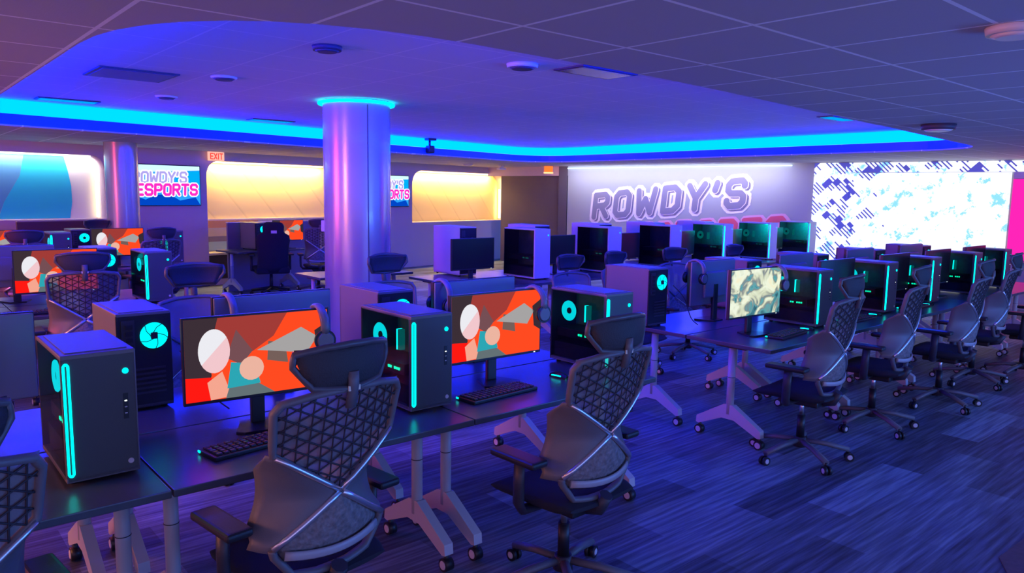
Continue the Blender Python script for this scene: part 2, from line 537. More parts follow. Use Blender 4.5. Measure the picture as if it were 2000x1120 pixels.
EWALL = mat('end_wall_paint', (0.36, 0.36, 0.42), 0.7, bump=('noise', 60, 0.05))
b = MB(); ebox(b, 0, 0, 0, 14, 0.15, HZ, EWALL); struct(b.build('wall_end'))
DARKW = mat('dark_wall', (0.09, 0.07, 0.11), 0.7)
b = MB(); b.prism([(12.60, 12.95), (12.65, 12.72), (14.6, 13.2), (14.5, 13.45)], 'z', 0, HZ, DARKW); struct(b.build('wall_passage'))
b = MB(); ebox(b, -2.2, 0.10, 0, -0.02, 0.22, 2.18, DARKW); struct(b.build('wall_side'))
b = MB(); ebox(b, -2.6, 0.02, 2.18, -0.0, 0.3, HZ, WALL); struct(b.build('trim_2'))
b = MB(); ebox(b, 0.0, -0.03, 2.342, 5.3, -0.005, 2.36, emis('end_strip', (0.55, 0.85, 1.0), 2.6)); tag(b.build('light_strip'), 'thin white light strip above the painted lettering on the end wall', 'light')
c = ew(2.65, -0.48, 2.385)
area('end_strip_lamp', c, (math.radians(24), 0, EWA), 5.2, 0.03, 46, (0.85, 0.88, 1.0))
# ------------------------------------------------------------------ lettering
GL = {
    'R': ([[(0, 0), (0, 1), (.58, 1), (.74, .86), (.74, .62), (.58, .5), (.05, .5)], [(.36, .5), (.74, 0)]], .74),
    'O': ([[(.16, 0), (0, .16), (0, .84), (.16, 1), (.6, 1), (.76, .84), (.76, .16), (.6, 0), (.16, 0)]], .76),
    'W': ([[(0, 1), (.12, 0), (.42, .62), (.72, 0), (.92, 1)]], .92),
    'D': ([[(0, 0), (0, 1), (.52, 1), (.76, .8), (.76, .2), (.52, 0), (0, 0)]], .76),
    'Y': ([[(0, 1), (.38, .45), (.78, 1)], [(.38, .45), (.38, 0)]], .78),
    "'": ([[(.08, 1.0), (0.0, .72)]], .12),
    'S': ([[(.76, .78), (.76, .86), (.62, 1), (.14, 1), (0, .86), (0, .64), (.14, .52), (.62, .48), (.76, .36), (.76, .14), (.62, 0), (.14, 0), (0, .14), (0, .22)]], .76),
    'E': ([[(.7, 1), (0, 1), (0, 0), (.7, 0)], [(0, .5), (.58, .5)]], .7),
    'P': ([[(0, 0), (0, 1), (.58, 1), (.74, .86), (.74, .58), (.58, .44), (.05, .44)]], .74),
    'T': ([[(0, 1), (.76, 1)], [(.38, 1), (.38, 0)]], .76),
}


def stroke(mb, pts, w, f, depth, m, cnt):
    """thick polyline; f(x, y, d) maps to the scene"""
    for (x0, y0), (x1, y1) in zip(pts[:-1], pts[1:]):
        d = Vector((x1 - x0, y1 - y0)); L = d.length; d.normalize(); q = Vector((-d.y, d.x)) * w / 2
        cnt[0] += 1; dd = depth + cnt[0] * 0.00008
        mb.face([f(x0 + q.x, y0 + q.y, dd), f(x0 - q.x, y0 - q.y, dd), f(x1 - q.x, y1 - q.y, dd), f(x1 + q.x, y1 + q.y, dd)], m)
    for x, y in pts:
        cnt[0] += 1; dd = depth + cnt[0] * 0.00008
        mb.face([f(x + w / 2 * math.cos(a) * 1.04, y + w / 2 * math.sin(a) * 1.04, dd) for a in [PI / 8 + k * PI / 4 for k in range(8)]], m)


def lettering(root, text, f, H, x0, y0, slope, shear, gap, layers, sq=1.0):
    """layers: (stroke width, dx, dy, depth, material)"""
    x = x0
    for ch in text:
        st, wd = GL[ch]
        mb = MB()
        for (w, dx, dy, dep, m) in layers:
            cnt = [0]
            for p in st:
                pts = [((x + (a * sq + b_ * shear) * H + dx), (y0 + b_ * H + slope * (x + a * H - x0) + dy)) for a, b_ in p]
                stroke(mb, pts, w * H, f, dep, m, cnt)
        mb.build('letter', root)
        x += (wd * sq + gap) * H


CREAM = mat('letter_outline_cream', (0.92, 0.80, 0.82), 0.6); LSH = mat('letter_shadow', (0.20, 0.17, 0.28), 0.6); LF = mat('letter_fill', (0.24, 0.21, 0.33), 0.6)
REDF = mat('letter_red', (0.75, 0.10, 0.18), 0.6); PINKO = mat('letter_outline_pink', (0.80, 0.40, 0.60), 0.6)
sign = thing('painted_lettering', "large slanted lettering reading ROWDY'S painted on the end wall", 'lettering')
fe = lambda x, y, d: ew(x, -d, y)
lettering(sign, "ROWDY'S", fe, 0.495, 0.78, 1.23, 0.098, 0.10, 0.475,
          [(0.60, 0.02, -0.01, 0.004, CREAM), (0.29, 0.045, -0.03, 0.010, LSH), (0.33, 0, 0, 0.013, CREAM), (0.26, 0, 0, 0.017, LF)], sq=0.90)
sign2 = thing('painted_lettering', "red lettering reading ESPORTS painted below, mostly hidden by the computers", 'lettering')
lettering(sign2, "ESPORTS", fe, 0.44, 1.95, 0.62, 0.085, 0.10, 0.44,
          [(0.52, 0.02, -0.01, 0.024, PINKO), (0.28, 0, 0, 0.030, REDF)], sq=0.9)


# glowing art wall at the right end
def artwall_mat():
    m = bpy.data.materials.new('backlit_art'); m.use_nodes = True
    n, l = m.node_tree.nodes, m.node_tree.links
    b = n['Principled BSDF']; b.inputs['Base Color'].default_value = (0.1, 0.1, 0.3, 1)
    t = n.new('ShaderNodeTexCoord')
    sp = n.new('ShaderNodeSeparateXYZ'); l.new(t.outputs['Object'], sp.inputs[0])

    def MA(op, a, v, c=None):
        x = n.new('ShaderNodeMath'); x.operation = op
        if hasattr(a, 'links'): l.new(a, x.inputs[0])
        else: x.inputs[0].default_value = a
        if hasattr(v, 'links'): l.new(v, x.inputs[1])
        else: x.inputs[1].default_value = v
        return x.outputs[0]
    # s = object X, z = object Z ; turned 45 degrees and snapped to cells
    u = MA('ADD', sp.outputs['X'], sp.outputs['Z']); v = MA('SUBTRACT', sp.outputs['X'], sp.outputs['Z'])
    us = MA('SNAP', u, 0.075); vs = MA('SNAP', v, 0.15)
    cb = n.new('ShaderNodeCombineXYZ'); l.new(us, cb.inputs[0]); l.new(vs, cb.inputs[1])
    nz = n.new('ShaderNodeTexNoise'); nz.inputs['Scale'].default_value = 2.6; nz.inputs['Detail'].default_value = 3; l.new(cb.outputs[0], nz.inputs['Vector'])
    # stripes
    st = MA('FRACT', MA('DIVIDE', u, 0.075), 0); st = MA('LESS_THAN', st, 0.42)
    # left block and head strip weight: 1 at the left / top, 0 in the middle
    left = n.new('ShaderNodeMapRange'); l.new(sp.outputs['X'], left.inputs[0]); left.inputs[1].default_value = 6.3; left.inputs[2].default_value = 7.1; left.inputs[3].default_value = 1; left.inputs[4].default_value = 0
    top = MA('GREATER_THAN', sp.outputs['Z'], 2.205)
    wt = MA('MAXIMUM', left.outputs[0], MA('MULTIPLY', top, 0.95))
    thr = MA('ADD', MA('MULTIPLY', wt, 0.17), 0.34)      # more dark cells where the weight is high
    dark = MA('LESS_THAN', nz.outputs['Fac'], thr)
    solid = MA('LESS_THAN', nz.outputs['Fac'], MA('SUBTRACT', thr, 0.09))
    gap = MA('MULTIPLY', MA('MAXIMUM', MA('MULTIPLY', dark, st), solid), MA('GREATER_THAN', wt, 0.02))
    # pale cyan blotches in the middle
    n2 = n.new('ShaderNodeTexNoise'); n2.inputs['Scale'].default_value = 3.4; n2.inputs['Detail'].default_value = 5; n2.inputs['Roughness'].default_value = 0.7
    cb2 = n.new('ShaderNodeCombineXYZ'); l.new(MA('SNAP', u, 0.025), cb2.inputs[0]); l.new(MA('SNAP', v, 0.025), cb2.inputs[1]); cb2.inputs[2].default_value = 3.3
    l.new(cb2.outputs[0], n2.inputs['Vector'])
    rp = n.new('ShaderNodeValToRGB'); l.new(n2.outputs['Fac'], rp.inputs[0])
    E_ = rp.color_ramp.elements
    E_[0].position = 0.38; E_[0].color = (0.22, 0.66, 0.95, 1); E_[1].position = 0.43; E_[1].color = (0.95, 1.0, 1.0, 1)
    mx = n.new('ShaderNodeMix'); mx.data_type = 'RGBA'; l.new(gap, mx.inputs[0]); l.new(rp.outputs[0], mx.inputs[6]); mx.inputs[7].default_value = (0.04, 0.05, 0.32, 1)
    l.new(mx.outputs[2], b.inputs['Emission Color']); b.inputs['Emission Strength'].default_value = 0.95
    return m


ART = artwall_mat()
aw = thing('backlit_art_panel', 'huge glowing white and cyan patterned panel at the right end of the room', 'light panel', (EW0.x, EW0.y, 0), EWA)
b = MB(); b.box(5.74, -0.06, 0.6, 6.37, -0.01, 2.385, ART); b.build('side_panel', aw, 'white panel with dark diagonal hatching')
b = MB(); b.box(6.38, -0.06, 2.21, 12.0, -0.01, 2.385, ART); b.build('head_panel', aw, 'narrow strip of diagonal bars and dots')
b = MB(); b.box(6.38, -0.05, 0.6, 8.84, -0.01, 2.20, ART); b.build('main_panel', aw, 'bright white panel with pale cyan splashes')
mg_ = thing('magenta_light_box', 'glowing magenta wall panel at the right edge beyond the white art panel', 'light panel')
b = MB(); ebox(b, 8.87, -0.06, 0.8, 12.0, -0.01, 2.09, emis('magenta_panel', (0.88, 0.015, 0.38), 1.0)); b.build('diffuser', mg_)
b = MB(); ebox(b, 8.87, -0.06, 2.10, 12.0, -0.01, 2.20, mat('lilac_head', (0.6, 0.55, 0.8), 0.5)); b.build('head_rail', mg_)


# ------------------------------------------------------------------ televisions
def tv(s0, s1, z0, z1, label, t=-0.05):
    root = thing('television', label, 'television')
    b = MB(); wall_box(b, s0, t, z0, s1, t + 0.045, z1, BEZEL, 0.006); b.build('housing', root)
    W_, H_ = s1 - s0 - 0.03, z1 - z0 - 0.03
    f = lambda x, y, d: bw(s0 + 0.015 + x * W_, t - 0.001 - d, z0 + 0.015 + y * H_)
    sc_ = MB()
    B1 = emis('tv_sky', (0.02, 0.30, 0.85), 1.0); B2 = emis('tv_pale', (0.55, 0.85, 1.0), 1.0); B3 = emis('tv_deep', (0.0, 0.05, 0.45), 1.0); B4 = emis('tv_mid', (0.0, 0.35, 0.75), 1.0)
    q = lambda P_, m, d: sc_.face([f(x, y, d) for x, y in P_], m)
    q([(0, 0), (1, 0), (1, 1), (0, 1)], B1, 0)
    q([(0, .80), (1, .90), (1, 1), (0, 1)], B2, .0004)
    q([(.62, .45), (1, .5), (1, .88), (.8, .86), (.66, .7)], B4, .0004)
    q([(0, 0), (1, 0), (.93, .2), (.7, .12), (.55, .28), (.36, .26), (.22, .14), (.08, .24), (0, .2)], B3, .0006)
    sc_.build('screen', root)
    wh = emis('tv_white', (0.85, 0.85, 1.0), 1.0); lv = emis('tv_lavender', (0.35, 0.30, 0.70), 1.0); mg = emis('tv_magenta', (0.85, 0.02, 0.45), 1.0)
    g = lambda x, y, d: bw(s0 + 0.015 + x, t - 0.001 - d, z0 + 0.015 + y)
    hh = H_ * 0.25
    lettering(root, "ROWDY'S", g, hh, W_ * 0.06, H_ * 0.56, 0.02, 0.06, 0.26, [(0.5, 0, 0, .002, wh), (0.2, 0, 0, .005, lv)], sq=0.8)
    lettering(root, "ESPORTS", g, hh, W_ * 0.10, H_ * 0.26, 0.01, 0.06, 0.30, [(0.5, 0, 0, .007, wh), (0.26, 0, 0, .010, mg)], sq=0.85)
    return root


tv(1.78, 3.05, 1.44, 2.14, "wall television showing ROWDY'S ESPORTS, partly behind the slim rear column")
tv(6.90, 8.12, 1.40, 2.11, "wall television showing ROWDY'S ESPORTS, peeking out right of the big column")
c = bw(2.4, -0.35, 1.8)

# exit sign and alarm beacon
ex = thing('exit_sign', 'lit red and white EXIT sign hanging above the left end of the second niche', 'exit sign', bw(3.33, -0.10, 0), BWX)
b = MB(); b.box(-0.15, -0.02, 2.24, 0.15, 0.02, 2.395, emis('exit_face', (1.0, 0.42, 0.34), 1.0), 0.004); b.build('sign_box', ex)
RE = emis('exit_red', (0.85, 0.05, 0.04), 1.0)
GL['X'] = ([[(0, 0), (.7, 1)], [(.7, 0), (0, 1)]], .7); GL['I'] = ([[(.1, 0), (.1, 1)]], .2)
lettering(ex, 'EXIT', lambda x, y, d: (x, -0.021 - d, y), 0.095, -0.115, 2.27, 0, 0, 0.22, [(0.2, 0, 0, .001, RE)], sq=0.75)
al = thing('exit_sign', 'small glowing orange red exit light on the ceiling near the dark passage', 'exit light', (12.35, 13.05, 0), math.radians(-50))
b = MB(); b.box(-0.10, -0.04, 2.26, 0.10, 0.04, 2.395, emis('beacon_red', (1.0, 0.12, 0.02), 1.6), 0.01); b.build('lamp_housing', al)
b = MB(); b.box(-0.11, -0.05, 2.225, 0.11, 0.05, 2.258, emis('beacon_base', (1.0, 0.55, 0.25), 1.4), 0.01); b.build('lamp_base', al)

# switch plates, framed panel
b = MB(); wall_box(b, 12.45, -0.012, 1.28, 12.56, 0, 1.42, mat('switch_plate', (0.85, 0.8, 0.7), 0.4), 0.003)
tag(b.build('switch_plate'), 'small pale switch plate on the wall right of the third niche', 'switch')
wf = thing('wall_cabinet', 'pale wall cabinet with a dark slot near the dark passage', 'cabinet')
b = MB(); wall_box(b, 12.70, -0.10, 1.0, 13.0, 0, 1.62, mat('cabinet_pale', (0.62, 0.58, 0.66), 0.5), 0.006); b.build('cabinet_body', wf)
b = MB(); wall_box(b, 12.80, -0.104, 1.1, 12.86, -0.10, 1.45, GREYD); b.build('slot', wf)


# ------------------------------------------------------------------ columns
COLM = mat('column_satin', (0.42, 0.37, 0.46), 0.26, metal=0.35, coat=0.3)


def column(x, y, r, zt, label, ring):
    c_ = thing('round_column', label, 'column', (x, y, 0))
    b = MB(); b.cyl((0, 0, 0), (0, 0, zt), r, r, COLM, 64, caps=False); b.build('shaft', c_)
    if ring:
        b = MB(); b.torus((0, 0, zt - 0.03), r + 0.035, 0.016, (0, 0, 1), emis('ring_teal', (0.0, 0.75, 0.95), 2.2), 64, 8); b.build('light_ring', c_, 'thin glowing cyan ring')
        b = MB()
        a = math.radians(-105)
        b.box(r - 0.003, -0.006, 0, r + 0.004, 0.006, zt - 0.06, mat('seam', (0.12, 0.10, 0.16), 0.4), mtx=Matrix.Rotation(math.radians(-101), 4, 'Z')); b.build('seam_strip', c_)
        b = MB(); b.box(r - 0.01, -0.035, 1.30, r + 0.03, 0.035, 1.42, mat('wall_plate', (0.7, 0.66, 0.75), 0.4), 0.008, mtx=Matrix.Rotation(math.radians(152), 4, 'Z')); b.build('switch_box', c_)
    return c_


column(4.10, 7.37, 0.36, RZ, 'thick lavender round column with a glowing cyan ring at its top', True)
column(2.92, 12.3, 0.225, HZ, 'slim round column in front of the wall beside the left television', False)


# ------------------------------------------------------------------ ceiling fittings
def disc(name, label, cat, x, y, z, r, h, m1, m2, group=None):
    d = thing(name, label, cat, (x, y, z - 0.0), 0, group)
    b = MB(); b.cyl((0, 0, -0.001), (0, 0, -h), r, r * 0.94, m1, 32); b.build('trim_ring', d)
    b = MB(); b.cyl((0, 0, -h), (0, 0, -h - 0.012), r * 0.8, r * 0.6, m2, 32); b.build('grille', d)
    return d


FIT = mat('fitting_white', (0.7, 0.68, 0.78), 0.4); FITD = mat('fitting_dark', (0.06, 0.05, 0.10), 0.5)
disc('ceiling_speaker', 'round dark ceiling speaker in the lower ceiling at right', 'speaker', 7.18, 2.63, HZ, 0.14, 0.05, FITD, FIT)
disc('ceiling_speaker', 'round pale ceiling speaker cut by the right edge of the photo', 'speaker', 3.36, 0.99, HZ, 0.10, 0.03, FIT, FIT)
disc('ceiling_speaker', 'round blue lit ceiling speaker in the recess above the big column', 'speaker', 2.41, 4.72, RZ, 0.10, 0.03, FITD, FITD)
disc('ceiling_speaker', 'round ceiling speaker in the recess right of the big column', 'speaker', 3.78, 4.30, RZ, 0.12, 0.03, FIT, FITD)
disc('ceiling_light', 'small round downlight in the recess left of the column', 'light', 2.41, 6.62, RZ, 0.11, 0.02, FIT, FITD, 'small round downlights in the recess')
disc('ceiling_light', 'small round downlight in the recess nearest the far left corner', 'light', 2.47, 8.45, RZ, 0.11, 0.02, FIT, FITD, 'small round downlights in the recess')


def panel(x0, y0, x1, y1, z, label, m, name='ceiling_light', cat='light'):
    p = thing(name, label, cat, ((x0 + x1) / 2, (y0 + y1) / 2, z))
    w, d = (x1 - x0) / 2, (y1 - y0) / 2
    b = MB(); b.box(-w, -d, -0.012, w, d, -0.001, FITD); b.build('frame', p)
    b = MB(); b.box(-w + .03, -d + .03, -0.016, w - .03, d - .03, -0.012, m); b.build('diffuser', p)


PCY = emis('panel_cyan_reflection', (0.0, 0.35, 0.9), 0.9)  # emission stands in for the cyan cove reflected in these panels
panel(1.48, 6.75, 2.09, 7.36, RZ, 'dark square ceiling vent in the recess at left', mat('vent_dark', (0.10, 0.09, 0.25), 0.5), 'ceiling_vent', 'vent')
panel(1.48, 9.55, 2.09, 9.80, RZ, 'narrow panel with a painted cyan reflection in the recess at the far left', PCY)
panel(4.05, 10.1, 4.66, 10.35, RZ, 'narrow panel with a painted cyan reflection in the recess just left of the big column', PCY)
panel(4.10, 3.98, 4.72, 4.30, RZ, 'reflective vent panel in the recess at the middle of the near edge', mat('vent_shiny', (0.35, 0.35, 0.5), 0.15, metal=0.8), 'ceiling_vent', 'vent')
panel(8.6, 4.3, 9.2, 4.5, RZ, 'narrow panel with a painted cyan reflection in the recess near its right end', PCY)
pj = thing('ceiling_camera', 'small black camera hanging in front of the cyan band right of the column', 'camera', (7.75, 11.3, RZ))
b = MB(); b.box(-0.09, -0.09, -0.04, 0.09, 0.09, -0.001, BLACK, 0.01); b.cyl((0, 0, -0.04), (0, 0, -0.14), 0.02, 0.02, BLACK); b.build('mount', pj)
b = MB(); b.box(-0.06, -0.08, -0.26, 0.06, 0.08, -0.13, BLACK, 0.02); b.build('camera_body', pj)
for px, py, lab in [(10.6, 13.9, 'small white smoke detector on the ceiling before the third niche'), ]:
    disc('smoke_detector', lab, 'detector', px, py, HZ, 0.11, 0.03, FIT, FIT)
wc = thing('ceiling_camera', 'small white angled camera on the ceiling before the third niche', 'camera', (11.6, 13.9, HZ))
b = MB(); b.box(-0.05, -0.05, -0.05, 0.05, 0.05, -0.001, FIT, 0.01); b.build('mount', wc)
b = MB(); b.box(-0.10, -0.06, -0.10, 0.10, 0.06, -0.05, FIT, 0.015); b.build('camera_body', wc)


# ------------------------------------------------------------------ tables
def make_table(W=1.29, D=0.68):
    t = thing('flip_top_table', 'x', 'table')
    b = MB(); b.box(0.003, 0, 0.702, W - 0.003, D, 0.730, DESK, 0.004); b.build('tabletop', t)
    for x, sx in ((0.085, 1), (W - 0.085, 1)):
        b = MB(); b.cyl((x, D / 2, 0.20), (x, D / 2, 0.69), 0.027, 0.027, LEGM, 20); b.box(x - .03, D / 2 - .12, 0.682, x + .03, D / 2 + .12, 0.702, GREYD, 0.004); b.torus((x, D / 2, 0.47), 0.0272, 0.002, (0, 0, 1), GREYD, 20, 6)
        b.build('leg_column', t)
        f = MB()
        f.prism([(D / 2 - .035, .27), (D / 2 + .035, .27), (D - .08, .135), (D - .075, .085), (D - .10, .08), (D / 2 + .05, .165), (D / 2 - .05, .165), (.10, .08), (.075, .085), (.08, .135)], 'x', x - 0.024, x + 0.024, LEGM)
        f.build('foot', t)
        for y in (0.095, D - 0.095):
            k = MB(); k.cyl((x - .022, y, .033), (x + .022, y, .033), .032, .032, BLACK, 18); k.cyl((x, y, .04), (x, y, .09), .012, .012, BLACK, 10)
            k.cyl((x - .025, y, .033), (x - .022, y, .033), .02, .022, CAPW, 14); k.cyl((x + .022, y, .033), (x + .025, y, .033), .022, .02, CAPW, 14)
            k.build('caster', t)
    return t


TABLE = make_table()


# ------------------------------------------------------------------ gaming computers
def make_tower(kind):
    full = kind != 'std'
    w, d, h = (0.25, 0.56, 0.60) if full else (0.23, 0.45, 0.455)
    body = CASEW if full else CASE
    t = thing('gaming_computer', 'x', 'computer')
    x0, x1, y0, y1 = -w / 2, w / 2, -d / 2, d / 2
    zb = 0.015
    b = MB()
    b.box(x0, y0, h - .018, x1, y1, h, body, 0.005); b.box(x0, y0, zb, x1, y1, zb + .02, body, 0.004)
    b.box(x1 - .012, y0, zb, x1, y1, h - .01, body, 0.004)                                   # solid side
    b.box(x0, y0, zb, x1, y0 + .02, h - .01, body if full else CASEF, 0.005)                                    # front
    b.box(x0, y1 - .012, zb, x1, y1, h - .01, CASEIN, 0.003)                                 # rear
    b.build('case', t)
    b = MB(); b.box(x0 + .02, y0 + .03, h, x1 - .02, y1 - .03, h + .003, CASE if not full else CASEW); b.build('top_filter', t)
    for fx in (x0 + .03, x1 - .03):
        for fy in (y0 + .05, y1 - .05):
            q = MB(); q.cyl((fx, fy, 0), (fx, fy, zb), .014, .016, BLACK, 12); q.build('foot', t)
    g = MB(); g.box(x0 - .003, y0 + .022, zb + .01, x0 + .001, y1 - .008, h - .012, GLASS if kind in ('std', 'fulldark') else GLASSL, 0.001); g.build('glass_panel', t, 'smoked glass side panel')
    b = MB(); b.box(x1 - .03, y0 + .05, zb + .02, x1 - .02, y1 - .02, h - .03, BOARD)
    b.box(x0 + .02, y0 + .03, zb + .02, x1 - .02, y1 - .02, zb + .11 if not full else zb + .13, CASEIN)
    b.build('motherboard', t)
    zg = zb + (h - zb) * 0.45
    b = MB(); b.box(x0 + .03, y0 + .10, zg - .055, x1 - .03, y1 - .03, zg, BLACK, 0.006)
    for k in range(6):
        if k != 3: b.box(x0 + .026, y0 + .14 + k * .018, zg - .034, x0 + .029, y0 + .152 + k * .018, zg - .022, GREENE if kind == 'std' else TEALD)
    b.build('graphics_card', t)
    zc = h * 0.70; yc = y1 - 0.115
    if kind != 'fulldark':
        f = MB(); em = TEALF if kind == 'std' else TEALD
        f.torus((x0 + .04, yc, zc), .046, .015, (1, 0, 0), em, 28, 8, 0.5); f.torus((x0 + .045, yc, zc), .028, .010, (1, 0, 0), em, 24, 6, 0.4)
        f.cyl((x0 + .04, yc, zc), (x0 + .1, yc, zc), .018, .018, BLACK); f.build('cooler_fan', t, 'glowing cyan ring fan')
        m = MB()
        for k in range(3): m.box(x0 + .07, y1 - .22 - k * .012, zc - .06, x0 + .10, y1 - .215 - k * .012, zc + .04, TEAL if kind == 'std' and k == 0 else TEALD)
        m.build('memory_stick', t)
    # exhaust fan on the rear
    r = MB(); xf, zf = x0 + .075, h * .76
    if kind == 'std':
        r.torus((xf, y1 + .003, zf), .048, .012, (0, 1, 0), TEALF, 28, 8, 0.5); r.torus((xf, y1 + .003, zf), .026, .011, (0, 1, 0), TEALF, 24, 6, 0.4)
        for k in range(5):
            a = k * 2 * PI / 5
            r.tube([(xf + math.cos(a) * .015, y1 + .011, zf + math.sin(a) * .015), (xf + math.cos(a + .6) * .04, y1 + .011, zf + math.sin(a + .6) * .04), (xf + math.cos(a + .9) * .062, y1 + .010, zf + math.sin(a + .9) * .062)], .0018, BLACK, 5)
    r.box(xf - .015, y1 + .004, zf - .015, xf + .015, y1 + .012, zf + .015, GREYD, 0.003)
    r.build('rear_fan', t, 'square rear fan with cyan glow' if kind == 'std' else None)
    r = MB(); r.box(x1 - .075, y1, h * .55, x1 - .02, y1 + .004, h * .93, GREYD)
    for k in range(6): r.box(x0 + .03, y1, .08 + k * .022, x0 + .16, y1 + .003, .09 + k * .022, GREYD)
    for k in range(5): r.box(x1 - .065, y1 + .004, h * .58 + k * .03, x1 - .035, y1 + .01, h * .58 + .018 + k * .03, CASEIN)
    r.build('port_plate', t)
    # front light loop
    if kind != 'fulldark':
        s = MB(); xa, xb = x0 + .008, x0 + .022
        zl, zh = (0.045, h - .03)
        pts = [(xa, zl), (xa, zh - .006), (xa + .004, zh - .001), ((xa + xb) / 2, zh), (xb - .004, zh - .001), (xb, zh - .006), (xb, zl), (xb - .004, zl - .005), ((xa + xb) / 2, zl - .006), (xa + .004, zl - .005)]
        s.tube([(p[0], y0 - .001, p[1]) for p in pts], .0046, TEAL, 6, True)
        s.build('light_strip', t, 'glowing cyan loop light')
    p = MB(); p.cyl((x1 - .035, y0 - .004, h - .075), (x1 - .035, y0 + .002, h - .075), .010 if kind == 'std' else .005, .011, TEALF, 16); p.build('power_button', t)
    if kind == 'std':
        p = MB(); p.cyl((x1 - .03, y0 - .003, .055), (x1 - .03, y0 + .002, .055), .009, .01, CAPW, 16); p.build('badge', t)
        p = MB()
        for k in range(3): p.box(x1 - .042, y0 - .002, h * .50 + k * .022, x1 - .034, y0 + .001, h * .50 + .004 + k * .022, WHITEE if k == 2 else CAPW)
        p.box(x1 - .046, y0 - .001, h * .46, x1 - .030, y0 + .001, h * .66, BLACK); p.build('port_strip', t)
    return t


TOW = {k: make_tower(k) for k in ('std', 'fulldark', 'full')}


# ------------------------------------------------------------------ monitors
def noise_screen_mat():
    m = bpy.data.materials.new('pale_game_view'); m.use_nodes = True
    n, l = m.node_tree.nodes, m.node_tree.links
    b = n['Principled BSDF']; b.inputs['Base Color'].default_value = (0, 0, 0, 1)
    t = n.new('ShaderNodeTexCoord'); nz = n.new('ShaderNodeTexNoise'); nz.inputs['Scale'].default_value = 7; nz.inputs['Detail'].default_value = 2; nz.inputs['Distortion'].default_value = 1.2
    l.new(t.outputs['Object'], nz.inputs['Vector'])
    r = n.new('ShaderNodeValToRGB'); l.new(nz.outputs['Fac'], r.inputs[0]); E_ = r.color_ramp.elements
    E_[0].position = 0.30; E_[0].color = (0.03, 0.10, 0.12, 1); E_[1].position = 0.72; E_[1].color = (0.85, 0.80, 0.52, 1)
    for p, c in ((0.40, (0.10, 0.36, 0.36)), (0.46, (0.20, 0.22, 0.20)), (0.52, (0.62, 0.66, 0.44)), (0.60, (0.80, 0.86, 0.66))):
        q = E_.new(p); q.color = (*c, 1)
    l.new(r.outputs[0], b.inputs['Emission Color']); b.inputs['Emission Strength'].default_value = 0.85
    return m


PALE = noise_screen_mat()


def make_monitor(kind, W=0.615, H=0.362):
    t = thing('monitor', 'x', 'monitor')
    z0 = 0.135
    b = MB(); b.box(-W / 2, -0.012, z0, W / 2, 0.012, z0 + H, BEZEL, 0.003)
    b.build('bezel', t)
    b = MB(); b.box(-W / 2 + .004, 0.010, z0 + .004, W / 2 - .004, 0.026, z0 + H - .004, MONB, 0.006); b.box(-.15, .02, z0 + .06, .15, .05, z0 + H - .09, MONB, 0.014); b.build('back_shell', t)
    b = MB(); b.box(-.03, .03, .01, .03, .055, z0 + .17, BEZEL, .006); b.build('stand_neck', t)
    b = MB(); b.prism([(-.12, -.06), (-.09, -.085), (0, -.092), (.09, -.085), (.12, -.06), (.06, .09), (-.06, .09)], 'z', 0, .012, BEZEL); b.build('stand_base', t)
    s = MB(); w, h, y = W / 2 - .008, H - .022, -0.0125
    def q(pts, m, d=0):
        s.face([(-w + p[0] * 2 * w, y - d * .0004, z0 + .014 + p[1] * h) for p in pts], m)
    full = [(0, 0), (1, 0), (1, 1), (0, 1)]
    if kind == 'off': q(full, SCROFF)
    elif kind == 'pale': q(full, PALE)
    else:
        e_ = lambda nm, c, k=1.0: emis('art_' + nm, c, k)
        q(full, e_('orange', (0.82, 0.055, 0.012)))
        q([(0, 0), (.10, 0), (.17, .3), (.16, .6), (.22, 1), (0, 1)], e_('dark', (0.035, 0.022, 0.030)), 1)
        q([(.22, 1), (.16, .6), (.45, .55), (.60, .72), (.70, 1)], e_('rust', (0.28, 0.035, 0.03)), 1)
        q([(.0, 0), (.16, 0), (.17, .28), (.0, .30)], e_('red', (0.80, 0.008, 0.005)), 2)
        # abstract shapes in the colours of the picture
        q([(.16, 0), (.30, .02), (.24, .34), (.14, .22)], e_('peach', (0.72, 0.30, 0.22)), 3)
        q([(.26, 0), (.60, 0), (.44, .20), (.30, .22)], e_('slate', (0.10, 0.13, 0.14)), 4)
        q([(.27, .12), (.50, .14), (.46, .40), (.30, .44)], e_('teal', (0.02, 0.30, 0.36)), 5)
        q([(.27, .50), (.37, .40), (.45, .56), (.34, .84)], e_('plum', (0.14, 0.06, 0.07)), 5)
        q([(.44 + .085 * math.cos(a), .34 + .15 * math.sin(a)) for a in [k * PI / 10 for k in range(20)]], e_('salmon', (0.66, 0.36, 0.28)), 6)
        q([(.55, .42), (.70, .36), (.68, .62), (.56, .66)], e_('umber', (0.14, 0.09, 0.08)), 7)
        q([(.48, .56), (.80, .80), (.92, .66), (.84, .46)], e_('grey', (0.30, 0.29, 0.29)), 8)
        q([(.90, .74), (1, .84), (1, .34), (.92, .42)], e_('ink', (0.03, 0.02, 0.03)), 8)
        q([(.19 + .105 * math.cos(a), .60 + .27 * math.sin(a)) for a in [k * PI / 12 for k in range(24)]], e_('pale_pink', (0.70, 0.45, 0.48)), 9)
        q([(.19 + .105 * math.cos(a), .60 + .27 * math.sin(a)) for a in [PI / 5 + k * PI / 12 for k in range(13)]], e_('pale_grey', (0.66, 0.66, 0.70)), 10)
    s.build('screen', t)
    p = MB(); p.box(W / 2 - .05, -0.0135, z0 + .004, W / 2 - .04, -0.0122, z0 + .008, WHITEE); p.build('power_light', t)
    return t


MON = {k: make_monitor(k) for k in ('art', 'off', 'pale')}


